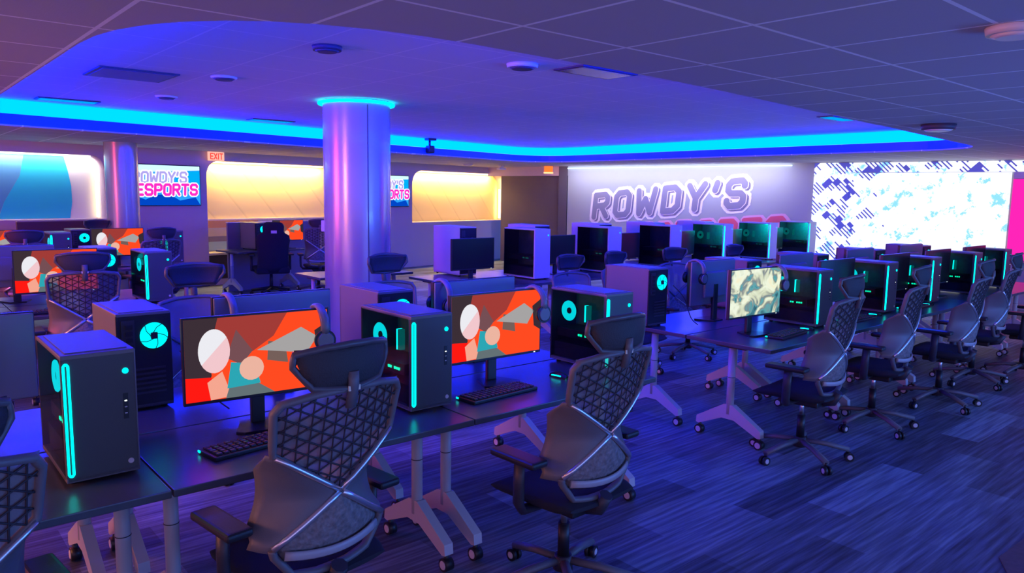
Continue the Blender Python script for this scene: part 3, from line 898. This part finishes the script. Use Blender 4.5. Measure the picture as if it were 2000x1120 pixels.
# ------------------------------------------------------------------ keyboard, mouse, headset
def make_keyboard():
    t = thing('keyboard', 'x', 'keyboard')
    b = MB(); b.box(-.22, -.068, 0, .22, .068, .018, BLACK, .005); b.build('base', t)
    k = MB(); cols = [emis('key_%d' % i, c, 0.30) for i, c in enumerate([(.5, .05, .08), (.4, .25, .05), (.05, .35, .2), (.1, .15, .5), (.4, .1, .5)])]
    for r in range(5):
        for c in range(15):
            x, y = -.205 + c * .0277, -.055 + r * .0238
            k.box(x, y, .018, x + .022, y + .019, .026, GREYD, .002, 1)
            if random.random() < .6: k.face([(x + .007, y + .006, .0265), (x + .014, y + .006, .0265), (x + .014, y + .012, .0265), (x + .007, y + .012, .0265)], random.choice(cols))
    k.build('keys', t)
    b = MB(); b.box(-.222, .050, .008, -.214, .066, .016, TEAL); b.build('indicator_light', t)
    return t


def make_mouse():
    t = thing('mouse', 'x', 'mouse')
    rows = []
    for i in range(7):
        v = i / 6; y = -.058 + .116 * v; hw = .030 * math.sin(PI * min(.95, max(.05, .12 + .76 * v))) ** .5; hz = .036 * math.sin(PI * (.1 + .75 * v)) ** .7
        rows.append([(hw * math.cos(PI * j / 10), y, hz * math.sin(PI * j / 10)) for j in range(11)])
    b = MB(); b.grid(rows, BLACK); b.build('shell', t)
    b = MB(); b.tube([(.024, -.03, .014), (.027, 0, .016), (.024, .035, .013)], .0035, GREENE, 6); b.tube([(-.024, -.03, .014), (-.027, 0, .016), (-.024, .035, .013)], .0035, TEAL, 6); b.build('glow_line', t)
    return t


def make_headset():
    t = thing('headset', 'x', 'headset')     # origin at the inside top of the band, hanging, ear cups below
    b = MB(); b.tube([(math.sin(a) * .085, 0, -.085 + math.cos(a) * .088) for a in [math.radians(-105 + 15 * k) for k in range(15)]], .013, MONB, 8, sx=1.5); b.build('headband', t)
    for sx in (-1, 1):
        b = MB(); b.cyl((sx * .088, 0, -.14), (sx * .060, 0, -.14), .048, .042, BLACK, 20); b.cyl((sx * .088, 0, -.14), (sx * .094, 0, -.14), .040, .034, MONB, 20)
        b.build('ear_cup', t)
    return t


KB, MS, HS = make_keyboard(), make_mouse(), make_headset()


# ------------------------------------------------------------------ chairs (face +Y)
def back_y(x, z):
    return -0.235 + 0.9 * x * x - 0.16 * (z - .76) - 0.10 * max(0, z - .95)


def bp_(x, z, dy=0.0):
    return (x, back_y(x, z) + dy, z)


def half_u(z):   # half width of the upper mesh panel
    if z < .93: return .225 * max(0, (z - .765) / .165)
    return .225 + .012 * (z - .93) / .16


def half_l(z):   # lower lumbar panel
    if z > .61: return .21 * max(0, (.765 - z) / .155)
    return .21 - .07 * (.61 - z) / .11


def sample(poly, n=5):
    out = []
    for (x0, z0), (x1, z1) in zip(poly[:-1], poly[1:]):
        for k in range(n): out.append((x0 + (x1 - x0) * k / n, z0 + (z1 - z0) * k / n))
    out.append(poly[-1])
    return out


def make_task_chair():
    t = thing('task_chair', 'x', 'chair')
    for k in range(5):
        a = math.radians(18 + 72 * k); dx, dy = math.cos(a), math.sin(a)
        b = MB(); b.tube([(dx * .03, dy * .03, .125), (dx * .17, dy * .17, .11), (dx * .315, dy * .315, .078)], .022, GREY, 8, sx=.8, ref=(0, 0, 1)); b.build('base_leg', t)
        c = MB(); n = Vector((-dy, dx, 0)); ctr_ = Vector((dx * .32, dy * .32, .029))
        c.cyl(ctr_ - n * .024, ctr_ - n * .006, .029, .029, BLACK, 16); c.cyl(ctr_ + n * .006, ctr_ + n * .024, .029, .029, BLACK, 16)
        c.cyl(ctr_ - n * .027, ctr_ - n * .024, .014, .018, CAPW, 12); c.cyl(ctr_ + n * .024, ctr_ + n * .027, .018, .014, CAPW, 12)
        c.cyl((dx * .31, dy * .31, .05), (dx * .31, dy * .31, .08), .010, .012, BLACK, 8); c.build('caster', t)
    b = MB(); b.cyl((0, 0, .085), (0, 0, .15), .045, .038, GREYD, 20); b.build('base_hub', t)
    b = MB(); b.cyl((0, 0, .15), (0, 0, .30), .026, .026, BLACK, 16); b.cyl((0, 0, .30), (0, 0, .40), .014, .014, CHROME, 12); b.build('gas_column', t)
    b = MB(); b.box(-.10, -.14, .385, .10, .12, .425, BLACK, .012)
    b.tube([(0, -.12, .41), (0, -.20, .43), (0, -.235, .50)], .03, GREYD, 8); b.tube([(.10, .02, .41), (.22, .02, .40)], .006, BLACK, 6); b.build('tilt_mechanism', t)
    # seat: soft rounded pad with waterfall edge
    rows = []
    for i in range(13):
        v = i / 12; y = -.22 + .47 * v
        hw = .245 * (1 - .12 * (2 * v - 1) ** 4 - .06 * (1 - v))
        ring = []
        for j in range(25):
            a = 2 * PI * j / 24; ca, sa = math.cos(a), math.sin(a)
            x = hw * math.copysign(abs(ca) ** .45, ca); hh = .036 * (1 - .75 * max(0, abs(2 * v - 1) - .75) / .25)
            ring.append((x, y, .462 + hh * math.copysign(abs(sa) ** .7, sa) + .012 * (x / hw) ** 2 - .02 * max(0, v - .8) / .2))
        rows.append(ring)
    b = MB(); b.grid(rows, FABRIC)
    b.face(rows[0][:-1][::-1], FABRIC); b.face(rows[-1][:-1], FABRIC)
    b.build('seat', t)
    for sx in (-1, 1):
        b = MB(); b.tube([(sx * .10, 0, .425), (sx * .26, 0, .43), (sx * .29, -.01, .47), (sx * .295, -.015, .56), (sx * .295, -.02, .655)], .020, GREYD, 8, sx=1.4, ref=(0, 1, 0)); b.build('armrest_post', t)
        b = MB(); b.box(sx * .295 - .045, -.14, .655, sx * .295 + .045, .12, .685, BLACK, .013, 3); b.build('armrest_pad', t)
    # back
    top = [(-.215, 1.10), (-.12, 1.118), (0, 1.124), (.12, 1.118), (.215, 1.10)]
    loop = sample([(0, .765), (-.225, .93), (-.236, 1.07), (-.215, 1.10)] + top[1:] + [(.236, 1.07), (.225, .93), (0, .765)], 4)[:-1]
    b = MB(); b.tube([bp_(x, z) for x, z in loop], .013, GREY, 8, True, sx=1.25, ref=(0, 1, 0)); b.build('back_frame', t)
    rows = []
    zs = [.768 + (1.112 - .768) * i / 14 for i in range(15)]
    for z in zs:
        h = half_u(z) * (1 if z < 1.08 else .97)
        rows.append([bp_(h * (j / 5 - 1), z, .004) for j in range(11)])
    b = MB(); b.grid(rows, MESHF)
    # triangular lattice of struts
    def inside(x, z): return .772 < z < 1.105 and abs(x) < half_u(z) - .003
    for ang, cnt in ((90, 16), (28, 18), (-28, 18)):
        d = Vector((math.cos(math.radians(ang)), math.sin(math.radians(ang)))); n = Vector((-d.y, d.x))
        for k in range(-cnt, cnt + 1):
            o = Vector((0, .94)) + n * k * .0400
            run = []
            for s_ in range(-40, 41):
                p = o + d * s_ * .0125
                if inside(p.x, p.y): run.append(bp_(p.x, p.y, -.003))
                elif len(run) > 1: break
            if len(run) > 1: b.tube(run[::2] + ([run[-1]] if len(run) % 2 == 0 else []), .0030, STRUT, 4)
    b.build('back_mesh', t, 'triangle patterned mesh panel')
    # wings
    for sx in (-1, 1):
        rows = []
        for i in range(15):
            z = .935 - (.935 - .595) * i / 14
            xi = (half_u(z) if z > .765 else half_l(z)) if z > .61 else .205
            xo = .236 - .030 * math.sin(PI * min(1, max(0, (.935 - z) / .34))) + .012 * (.935 - z) / .34
            xi = min(xi, xo)
            rows.append([(sx * (xi + (xo - xi) * j / 8), back_y(xi + (xo - xi) * j / 8, z) + .11 * (j / 8) ** 2 * min(1, (xo - xi) / .08), z) for j in range(9)])
        b = MB(); b.grid(rows, GREY, .010); b.build('side_wing', t)
    # satin trim: V of the upper frame and the two lower diagonals
    for sx in (-1, 1):
        b = MB(); b.tube([bp_(sx * x, z, -.010) for x, z in sample([(.222, .925), (.004, .768)], 5)], .0095, CHROME, 6); b.tube([bp_(sx * x, z, -.012) for x, z in sample([(.004, .762), (.212, .608)], 5)], .0125, CHROME, 6); b.build('metal_trim', t)
    # lumbar part
    rows = []
    for i in range(12):
        z = .757 - (.757 - .55) * i / 11; h = half_l(z) * .97
        rows.append([(h * (j / 6 - 1), back_y(h * (j / 6 - 1), z) - .030 * (1 - (j / 6 - 1) ** 2) * math.sin(PI * (i + 1.5) / 14), z) for j in range(13)])
    b = MB(); b.grid(rows, LUMB, .012); b.build('lumbar_pad', t, 'textured grey lumbar pad')
    b = MB(); b.tube([(x, back_y(x, .56) - .036 + .4 * x * x, .565 + .5 * x * x) for x in [-.18 + .03 * k for k in range(13)]], .016, BAND, 8, sx=.4, ref=(0, 1, 0)); b.build('lumbar_band', t)
    b = MB(); b.tube([bp_(x, z, -.004) for x, z in sample([(-.212, .608), (-.205, .58), (-.145, .50), (-.06, .487), (.06, .487), (.145, .50), (.205, .58), (.212, .608)], 3)], .014, GREY, 8, sx=1.2, ref=(0, 1, 0)); b.build('lower_frame', t)
    # headrest
    b = MB(); b.tube([bp_(0, 1.06, -.014), bp_(0, 1.14, -.012), (0, back_y(0, 1.18) + .0, 1.18)], .020, GREY, 8, sx=.7, ref=(0, 1, 0)); b.build('headrest_post', t)
    def hp(x, z, dy=0): return (x, back_y(0, 1.15) + .05 + 1.9 * x * x * 1.0 + dy - .05, z + .0)
    ol = sample([(-.115, 1.135), (-.162, 1.205), (-.158, 1.245), (-.08, 1.262), (0, 1.266), (.08, 1.262), (.158, 1.245), (.162, 1.205), (.115, 1.135), (0, 1.122), (-.115, 1.135)], 3)[:-1]
    ol = [(x * 1.08, z) for x, z in ol]
    b = MB(); b.tube([hp(x, z) for x, z in ol], .0115, HRF, 8, True, sx=1.0, ref=(0, 1, 0)); b.build('headrest_frame', t)
    rows = []
    for i in range(9):
        v = i / 8; z = 1.13 + .130 * v; h = .116 + .05 * math.sin(v * PI / 2) - .008 * v * v
        rows.append([hp(1.08 * h * (j / 6 - 1), z, -.012 * math.sin(PI * v)) for j in range(13)])
    b = MB(); b.grid(rows, mat('headrest_pad', (0.028, 0.027, 0.036), 0.65, bump=('noise', 200, .5)), .022); b.build('headrest_pad', t)
    b = MB(); b.box(-.022, back_y(0, 1.12) - .022, 1.118, .022, back_y(0, 1.12) - .017, 1.134, TAG); b.build('label_tag', t, 'pale cream label')
    return t


CHAIR = make_task_chair()


def make_gaming_chair():
    t = thing('gaming_chair', 'x', 'chair')
    for k in range(5):
        a = math.radians(18 + 72 * k); dx, dy = math.cos(a), math.sin(a)
        b = MB(); b.tube([(dx * .03, dy * .03, .12), (dx * .32, dy * .32, .08)], .025, BLACK, 8); b.build('base_leg', t)
        c = MB(); c.cyl((dx * .32 - dy * .025, dy * .32 + dx * .025, .03), (dx * .32 + dy * .025, dy * .32 - dx * .025, .03), .03, .03, BLACK, 14); c.build('caster', t)
    b = MB(); b.cyl((0, 0, .09), (0, 0, .38), .03, .025, BLACK); b.build('gas_column', t)
    b = MB(); b.box(-.27, -.25, .37, .27, .27, .48, FABRIC, .045, 4); b.build('seat', t)
    b = MB()
    rows = []
    prof = [(.40, .24), (.50, .25), (.65, .24), (.80, .25), (.92, .27), (1.0, .26), (1.04, .19), (1.07, .165), (1.15, .17), (1.20, .15), (1.22, .11)]
    for z, h in prof:
        rows.append([(h * (j / 6 - 1), -.26 - .12 * (z - .45) + .9 * (h * (j / 6 - 1)) ** 2, z) for j in range(13)])
    b.grid(rows, FABRIC, .07); b.build('backrest', t)
    b = MB(); b.box(-.045, -.372, 1.045, .045, -.362, 1.09, mat('pale_label', (.8, .7, .72), .5)); b.build('label_tag', t, 'pale pink label')
    for sx in (-1, 1):
        b = MB(); b.tube([(sx * .2, 0, .40), (sx * .31, 0, .42), (sx * .31, 0, .66)], .022, BLACK, 8); b.box(sx * .31 - .045, -.13, .66, sx * .31 + .045, .13, .69, BLACK, .012); b.build('armrest', t)
    return t


# ------------------------------------------------------------------ layout
GT = 'wheeled flip top tables'
TW = 1.29


def bank(x0, n, y0, labs, rot=False):
    for i in range(n):
        if rot: place(TABLE, (x0 + TW * (i + 1), y0 + 0.68, 0), PI, labs[i], GT)
        else: place(TABLE, (x0 + TW * i, y0, 0), 0, labs[i], GT)


bank(-0.57, 3, 2.57, ['black topped wheeled table under the nearest computer at lower left', 'black topped wheeled table under the big orange monitor', 'black topped wheeled table under the second orange monitor'])
bank(-0.57, 3, 3.26, ['table back to back behind the nearest computer at left', 'table back to back behind the big orange monitor', 'table back to back behind the second orange monitor'], True)
RB = ['with its inverted Y leg in full view beside the aisle', 'second from the aisle in the right hand row', 'third from the aisle in the right hand row', 'fourth from the aisle in the right hand row', 'last of the right hand row']
bank(4.50, 5, 2.57, ['black table ' + s for s in RB])
bank(4.50, 5, 3.26, ['opposite back to back table ' + s for s in ['carrying the purple red computer side', 'second from the aisle behind the right hand row', 'third from the aisle behind the right hand row', 'fourth from the aisle behind the right hand row', 'last behind the right hand row']], True)

# near row, computers at the right end of each table
GC = 'gaming computers'
for x, lab in [(0.565, 'nearest gaming computer with a long cyan light at the lower left'), (1.935, 'gaming computer between the two orange monitors'), (3.235, 'gaming computer behind the chair at the centre with round cyan fan'),
               (5.665, 'gaming computer right of the pale lit screen'), (6.885, 'second gaming computer after the pale screen in the right row'), (7.90, 'third gaming computer after the pale screen in the right row'),
               (9.05, 'fourth gaming computer after the pale screen in the right row'), (10.03, 'last gaming computer at the far end of the right row')]:
    place(TOW['std'], (x, 2.80 + .225, .73), 0, lab, GC)
for x, lab in [(0.915, 'computer showing its rear cyan fan behind the nearest one'), (2.24, 'computer with orange brown side behind the second near one'),
               (4.60, 'computer with purple red side at the aisle end'), (5.95, 'back facing computer second from the aisle in the right row'), (7.2, 'back facing computer third from the aisle in the right row'), (8.5, 'back facing computer fourth from the aisle in the right row'), (9.8, 'back facing computer at the far end of the right row')]:
    place(TOW['std'], (x, 3.60 + .225, .73), PI, lab, GC)
GM = 'monitors'
place(MON['art'], (1.225, 3.06, .73), math.radians(-5), 'large monitor glowing orange with a pale oval, nearest at left', GM)
place(MON['art'], (2.50, 3.02, .73), math.radians(-1), 'monitor glowing orange behind the centre computer', GM)
place(MON['pale'], (4.93, 2.97, .73), math.radians(-4), 'monitor with a pale yellow and teal picture at the aisle end', GM)
for x, lab in [(6.25, 'dark monitor between the first computers of the right row'), (7.42, 'dark monitor behind the second chair of the right row'), (8.48, 'dark monitor behind the third chair of the right row'), (9.55, 'dark monitor behind the fourth chair of the right row')]:
    place(MON['off'], (x, 3.0, .73), 0, lab, GM)
for x, y, lab in [(0.19, 3.62, 'back of a dark monitor at the far left edge'), (1.53, 3.62, 'back of a monitor above the big orange screen'), (2.76, 3.55, 'back of a monitor above the second orange screen'),
                  (5.22, 3.55, 'back of a monitor left of the pale lit screen'), (6.55, 3.55, 'back of a monitor right of the pale lit screen'), (7.85, 3.55, 'back of a monitor beyond the second right row computer'), (9.15, 3.55, 'back of a monitor beyond the third right row computer')]:
    place(MON['off'], (x, y, .73), PI, lab, GM)
for x, y, a, lab in [(1.13, 2.84, 8, 'keyboard with coloured keys before the big orange monitor'), (2.36, 2.83, 4, 'black keyboard before the second orange monitor'), (5.10, 2.79, 6, 'black keyboard before the pale lit monitor'), (6.25, 2.80, 0, 'black keyboard beside the first right row chair'), (7.42, 2.8, 0, 'black keyboard beside the second right row chair')]:
    place(KB, (x, y, .73), math.radians(a), lab, 'keyboards')
for x, y, lab in [(2.86, 2.90, 'mouse glowing green left of the centre chair'), (5.44, 2.82, 'mouse glowing blue beside the pale monitor keyboard'), (6.62, 2.82, 'glowing mouse beside the first right row chair'), (7.72, 2.80, 'glowing mouse beside the second right row chair')]:
    place(MS, (x, y, .73), 0.1, lab, 'computer mice')
for x, y, z, a, lab in [(1.49, 3.045, 1.228, 85, 'blue headset hung on the corner of the big orange monitor'), (2.765, 3.015, 1.228, 89, 'headset hung on the corner of the second orange monitor'), (5.19, 2.955, 1.228, 86, 'headset hung on the corner of the pale lit monitor'),
                        (1.30, 3.62, 1.228, 90, 'blue headset hung on the back facing monitor at left'), (2.52, 3.55, 1.228, 90, 'dark headset on the back facing monitor beside the column'), (5.00, 3.55, 1.228, 90, 'headset hung beside the purple red computer')]:
    place(HS, (x, y, z + .003), math.radians(a), lab, 'headsets')

# near chairs
GCH = 'mesh backed task chairs'
NC = [(0.02, 2.28, 6, 'mesh chair cut by the left edge at the lower left corner'), (1.09, 2.39, 7, 'mesh chair nearest the camera before the big orange monitor'), (2.25, 2.23, 2, 'mesh chair standing at the centre before the second table leg pair'),
      (4.66, 2.41, 5, 'first mesh chair of the right row beside the aisle'), (5.76, 2.42, 7, 'second mesh chair of the right row'), (6.86, 2.34, 5, 'third mesh chair of the right row'), (7.95, 2.44, 8, 'fourth mesh chair of the right row'), (8.62, 2.20, 8, 'mesh chair cut by the right edge of the photo')]
for x, y, a, lab in NC: place(CHAIR, (x, y, 0), math.radians(a), lab, GCH)
for x, y, a, lab in [(1.54, 4.62, 176, 'chair whose blue lit headrest rises behind the near monitors at left'), (3.0, 4.65, 183, 'dark chair just right of the column behind the near tables'), (5.05, 4.75, 178, 'chair whose mesh headrest shows before the first white computer'),
                     (5.78, 4.80, 185, 'chair with a blue lit headrest before the second white computer'), (6.75, 4.85, 170, 'chair before the third white computer'), (7.9, 4.8, 180, 'chair behind the right row, before the lit computers')]:
    c_ = place(CHAIR, (x, y, 0), math.radians(a), lab, GCH)
    for ch in [o for o in bpy.data.objects if o.parent == c_ and o.name.split('_')[0] not in ('base', 'gas', 'caster') and not o.name.startswith('caster')]:   # seat set low on its gas column
        ch.location.z -= (0.0 if x < 4 else 0.10) if ch.name.startswith('headrest') else (0.07 if x < 4 else 0.13)

# second bank of tables left of the column
bank(-0.45, 2, 6.78, ['table under the small orange monitor at the left edge', 'table under the lit computer left of the column'])
bank(-0.45, 2, 7.47, ['table behind the small orange monitor at the left edge', 'table behind the lit computer left of the column'], True)
place(TOW['std'], (1.93, 7.03 + .225, .73), 0, 'lit gaming computer left of the column, second bank', GC)
place(TOW['std'], (0.30, 7.62 + .225, .73), PI, 'computer with a square cyan rear fan at the left edge', GC)
place(TOW['std'], (1.62, 7.62 + .225, .73), PI, 'back facing computer behind the small orange monitor', GC)
place(MON['art'], (1.17, 7.16, .73), 0, 'small orange monitor behind a mesh chair at the left edge', GM)
place(MON['off'], (0.95, 7.75, .73), PI, 'back of a monitor above the small orange monitor', GM)
place(CHAIR, (1.20, 6.45, 0), math.radians(-4), 'mesh chair before the small orange monitor at left', GCH)
place(KB, (0.85, 6.93, .73), 0, 'keyboard before the small orange monitor', 'keyboards')

# third bank, far left
bank(-0.55, 3, 10.2, ['far table at the left edge', 'far table under the distant orange monitor', 'far table under the last lit computer at left'])
bank(-0.55, 3, 10.89, ['far back to back table at the left edge', 'far back to back table behind the distant orange monitor', 'far back to back table behind the last lit computer'], True)
place(TOW['std'], (3.08, 10.45 + .225, .73), 0, 'farthest lit computer beside the purple wall at left', GC)
place(TOW['std'], (1.77, 10.45 + .225, .73), 0, 'small distant computer with cyan light at far left', GC)
place(TOW['std'], (2.12, 11.15 + .225, .73), PI, 'distant computer with a square cyan rear fan', GC)
place(MON['art'], (2.42, 10.55, .73), 0, 'distant orange monitor at the far left', GM)
place(MON['art'], (1.1, 10.55, .73), 0, 'distant pink orange monitor at the left edge', GM)
place(CHAIR, (2.66, 9.9, 0), math.radians(8), 'distant chair hiding part of the distant orange monitor', GCH)
place(CHAIR, (1.30, 9.8, 0), math.radians(-5), 'distant chair at the left edge of the photo', GCH)
place(CHAIR, (2.55, 11.9, 0), math.radians(184), 'distant chair behind the distant orange monitor', GCH)
pt = thing('low_partition', 'low dark maroon partition below the teal wall graphic', 'partition', (1.6, 12.55, 0), BWX)
b = MB(); b.box(0, 0, 0, 1.15, .05, 1.235, mat('maroon_board', (0.10, 0.035, 0.06), .6), .004); b.build('board', pt)
b = MB(); b.box(0, -.01, 1.235, 1.15, .06, 1.255, mat('partition_cap', (0.35, 0.25, 0.3), .5), .004); b.build('cap', pt)

# bank of large white computers in the middle
bank(4.90, 6, 6.22, ['table under the first dark glass computer right of the column', 'table under the second white dark glass computer', 'table under the third white dark glass computer', 'table under the first teal lit white computer', 'table under the second teal lit white computer', 'table under the third teal lit white computer'])
bank(4.90, 6, 6.91, ['back to back table %s' % s for s in ('nearest the column', 'behind the second white computer', 'behind the third white computer', 'behind the first teal lit computer', 'behind the second teal lit computer', 'behind the third teal lit computer')], True)
GF = 'large white computers'
for i, lab in enumerate(['large white computer with dark glass, first right of the column', 'large white computer with dark glass, second from the column', 'large white computer with dark glass, third from the column',
                         'white computer with teal lit glass, left of three', 'white computer with teal lit glass, middle of three', 'white computer with teal lit glass, right of three']):
    c_ = place(TOW['fulldark' if i < 3 else 'full'], (6.035 + 1.282 * i, 6.45 + .28, .73), 0, lab, GF)
    if i >= 3:
        l_ = bpy.data.lights.new('case_lamp', 'POINT'); l_.energy = 4.0; l_.color = (0.0, 0.85, 0.8); l_.shadow_soft_size = 0.01
        o_ = bpy.data.objects.new('case_lamp', l_); C.objects.link(o_); o_.parent = c_; o_.location = (-0.06, -0.18, 0.53)
for x, lab in [(5.52, 'white computer side panel beside the dark monitor right of the column'), (6.75, 'top of a white computer behind the first dark glass one'), (7.98, 'top of a white computer behind the second dark glass one'), (9.2, 'top of a white computer behind the third dark glass one'), (10.5, 'top of a white computer behind the teal lit ones')]:
    place(TOW['fulldark'], (x, 7.22 + .28, .73), PI, lab, GF)
for i, lab in enumerate(['dark switched off monitor right of the column', 'dark monitor between the first two white computers', 'dark monitor between the second and third white computers', 'dark monitor left of the teal lit computers', 'dark monitor between the teal lit computers', 'dark monitor left of the last teal lit computer']):
    place(MON['off'], (5.25 + 1.282 * i if i == 0 else 5.32 + 1.282 * i, 6.78, .73), 0, lab, GM)
place(MON['off'], (4.62, 8.3, .73), 0, 'blue lit dark monitor touching the column on its right', GM)
bank(3.95, 1, 8.0, ['table directly behind the big column'])

# gaming corner by the second niche
GCHR = make_gaming_chair()
place(GCHR, (5.05, 12.0, 0), math.radians(-14), 'dark high backed gaming chair with a pale label, left of the column')
place(CHAIR, (5.78, 11.75, 0), math.radians(-20), 'dark mesh chair squeezed between the gaming chair and the column', GCH)
dp = thing('desk_partition', 'grey upright desk partition behind the gaming chair', 'partition', (4.62, 12.75, 0), BWX)
b = MB(); b.box(0, 0, 0.0, 1.9, .04, 1.17, mat('partition_grey', (0.22, 0.18, 0.24), .6), .004); b.build('board', dp)
b = MB(); b.box(0, -.01, 1.17, 1.9, .05, 1.185, CAPW, .003); b.build('cap', dp)
place(TABLE, (4.52, 12.02, 0), BWX, 'table with a pale leg before the second niche, left of the gaming chair', GT)
place(TOW['std'], (4.98, 12.53, .73), BWX + PI, 'computer with a cyan fan behind the gaming chair', GC)
place(MON['art'], (5.55, 12.42, .73), BWX, 'pink orange monitor behind the gaming chair', GM)

CAB = mat('cable_black', (0.02, 0.02, 0.03), 0.5)
for pts, lab in [([(4.72, 3.55, 1.05), (4.80, 3.50, .95), (4.84, 3.46, .80), (4.88, 3.42, .742)], 'thin cable drooping behind the purple red computer'),
                 ([(1.05, 3.55, 1.0), (1.12, 3.50, .90), (1.15, 3.42, .80), (1.20, 3.36, .742)], 'thin cable drooping behind the computer with the rear cyan fan'),
                 ([(1.3, 3.1, .690), (1.32, 3.1, .55), (1.36, 3.12, .35), (1.42, 3.2, .12), (1.5, 3.3, .01)], 'cable hanging under the table before the big orange monitor')]:
    b = MB(); P4 = [Vector(p) for p in pts]; sm_ = []
    for i in range(len(P4) - 1):
        p0, p1, p2, p3 = P4[max(i - 1, 0)], P4[i], P4[i + 1], P4[min(i + 2, len(P4) - 1)]
        for k in range(6):
            t = k / 6
            sm_.append(0.5 * ((2 * p1) + (p2 - p0) * t + (2 * p0 - 5 * p1 + 4 * p2 - p3) * t * t + (3 * p1 - p0 - 3 * p2 + p3) * t ** 3))
    b.tube(sm_ + [P4[-1]], .0035, CAB, 6); tag(b.build('power_cable'), lab, 'cable')

for o in bpy.data.objects:
    if '_used' in o: del o['_used']
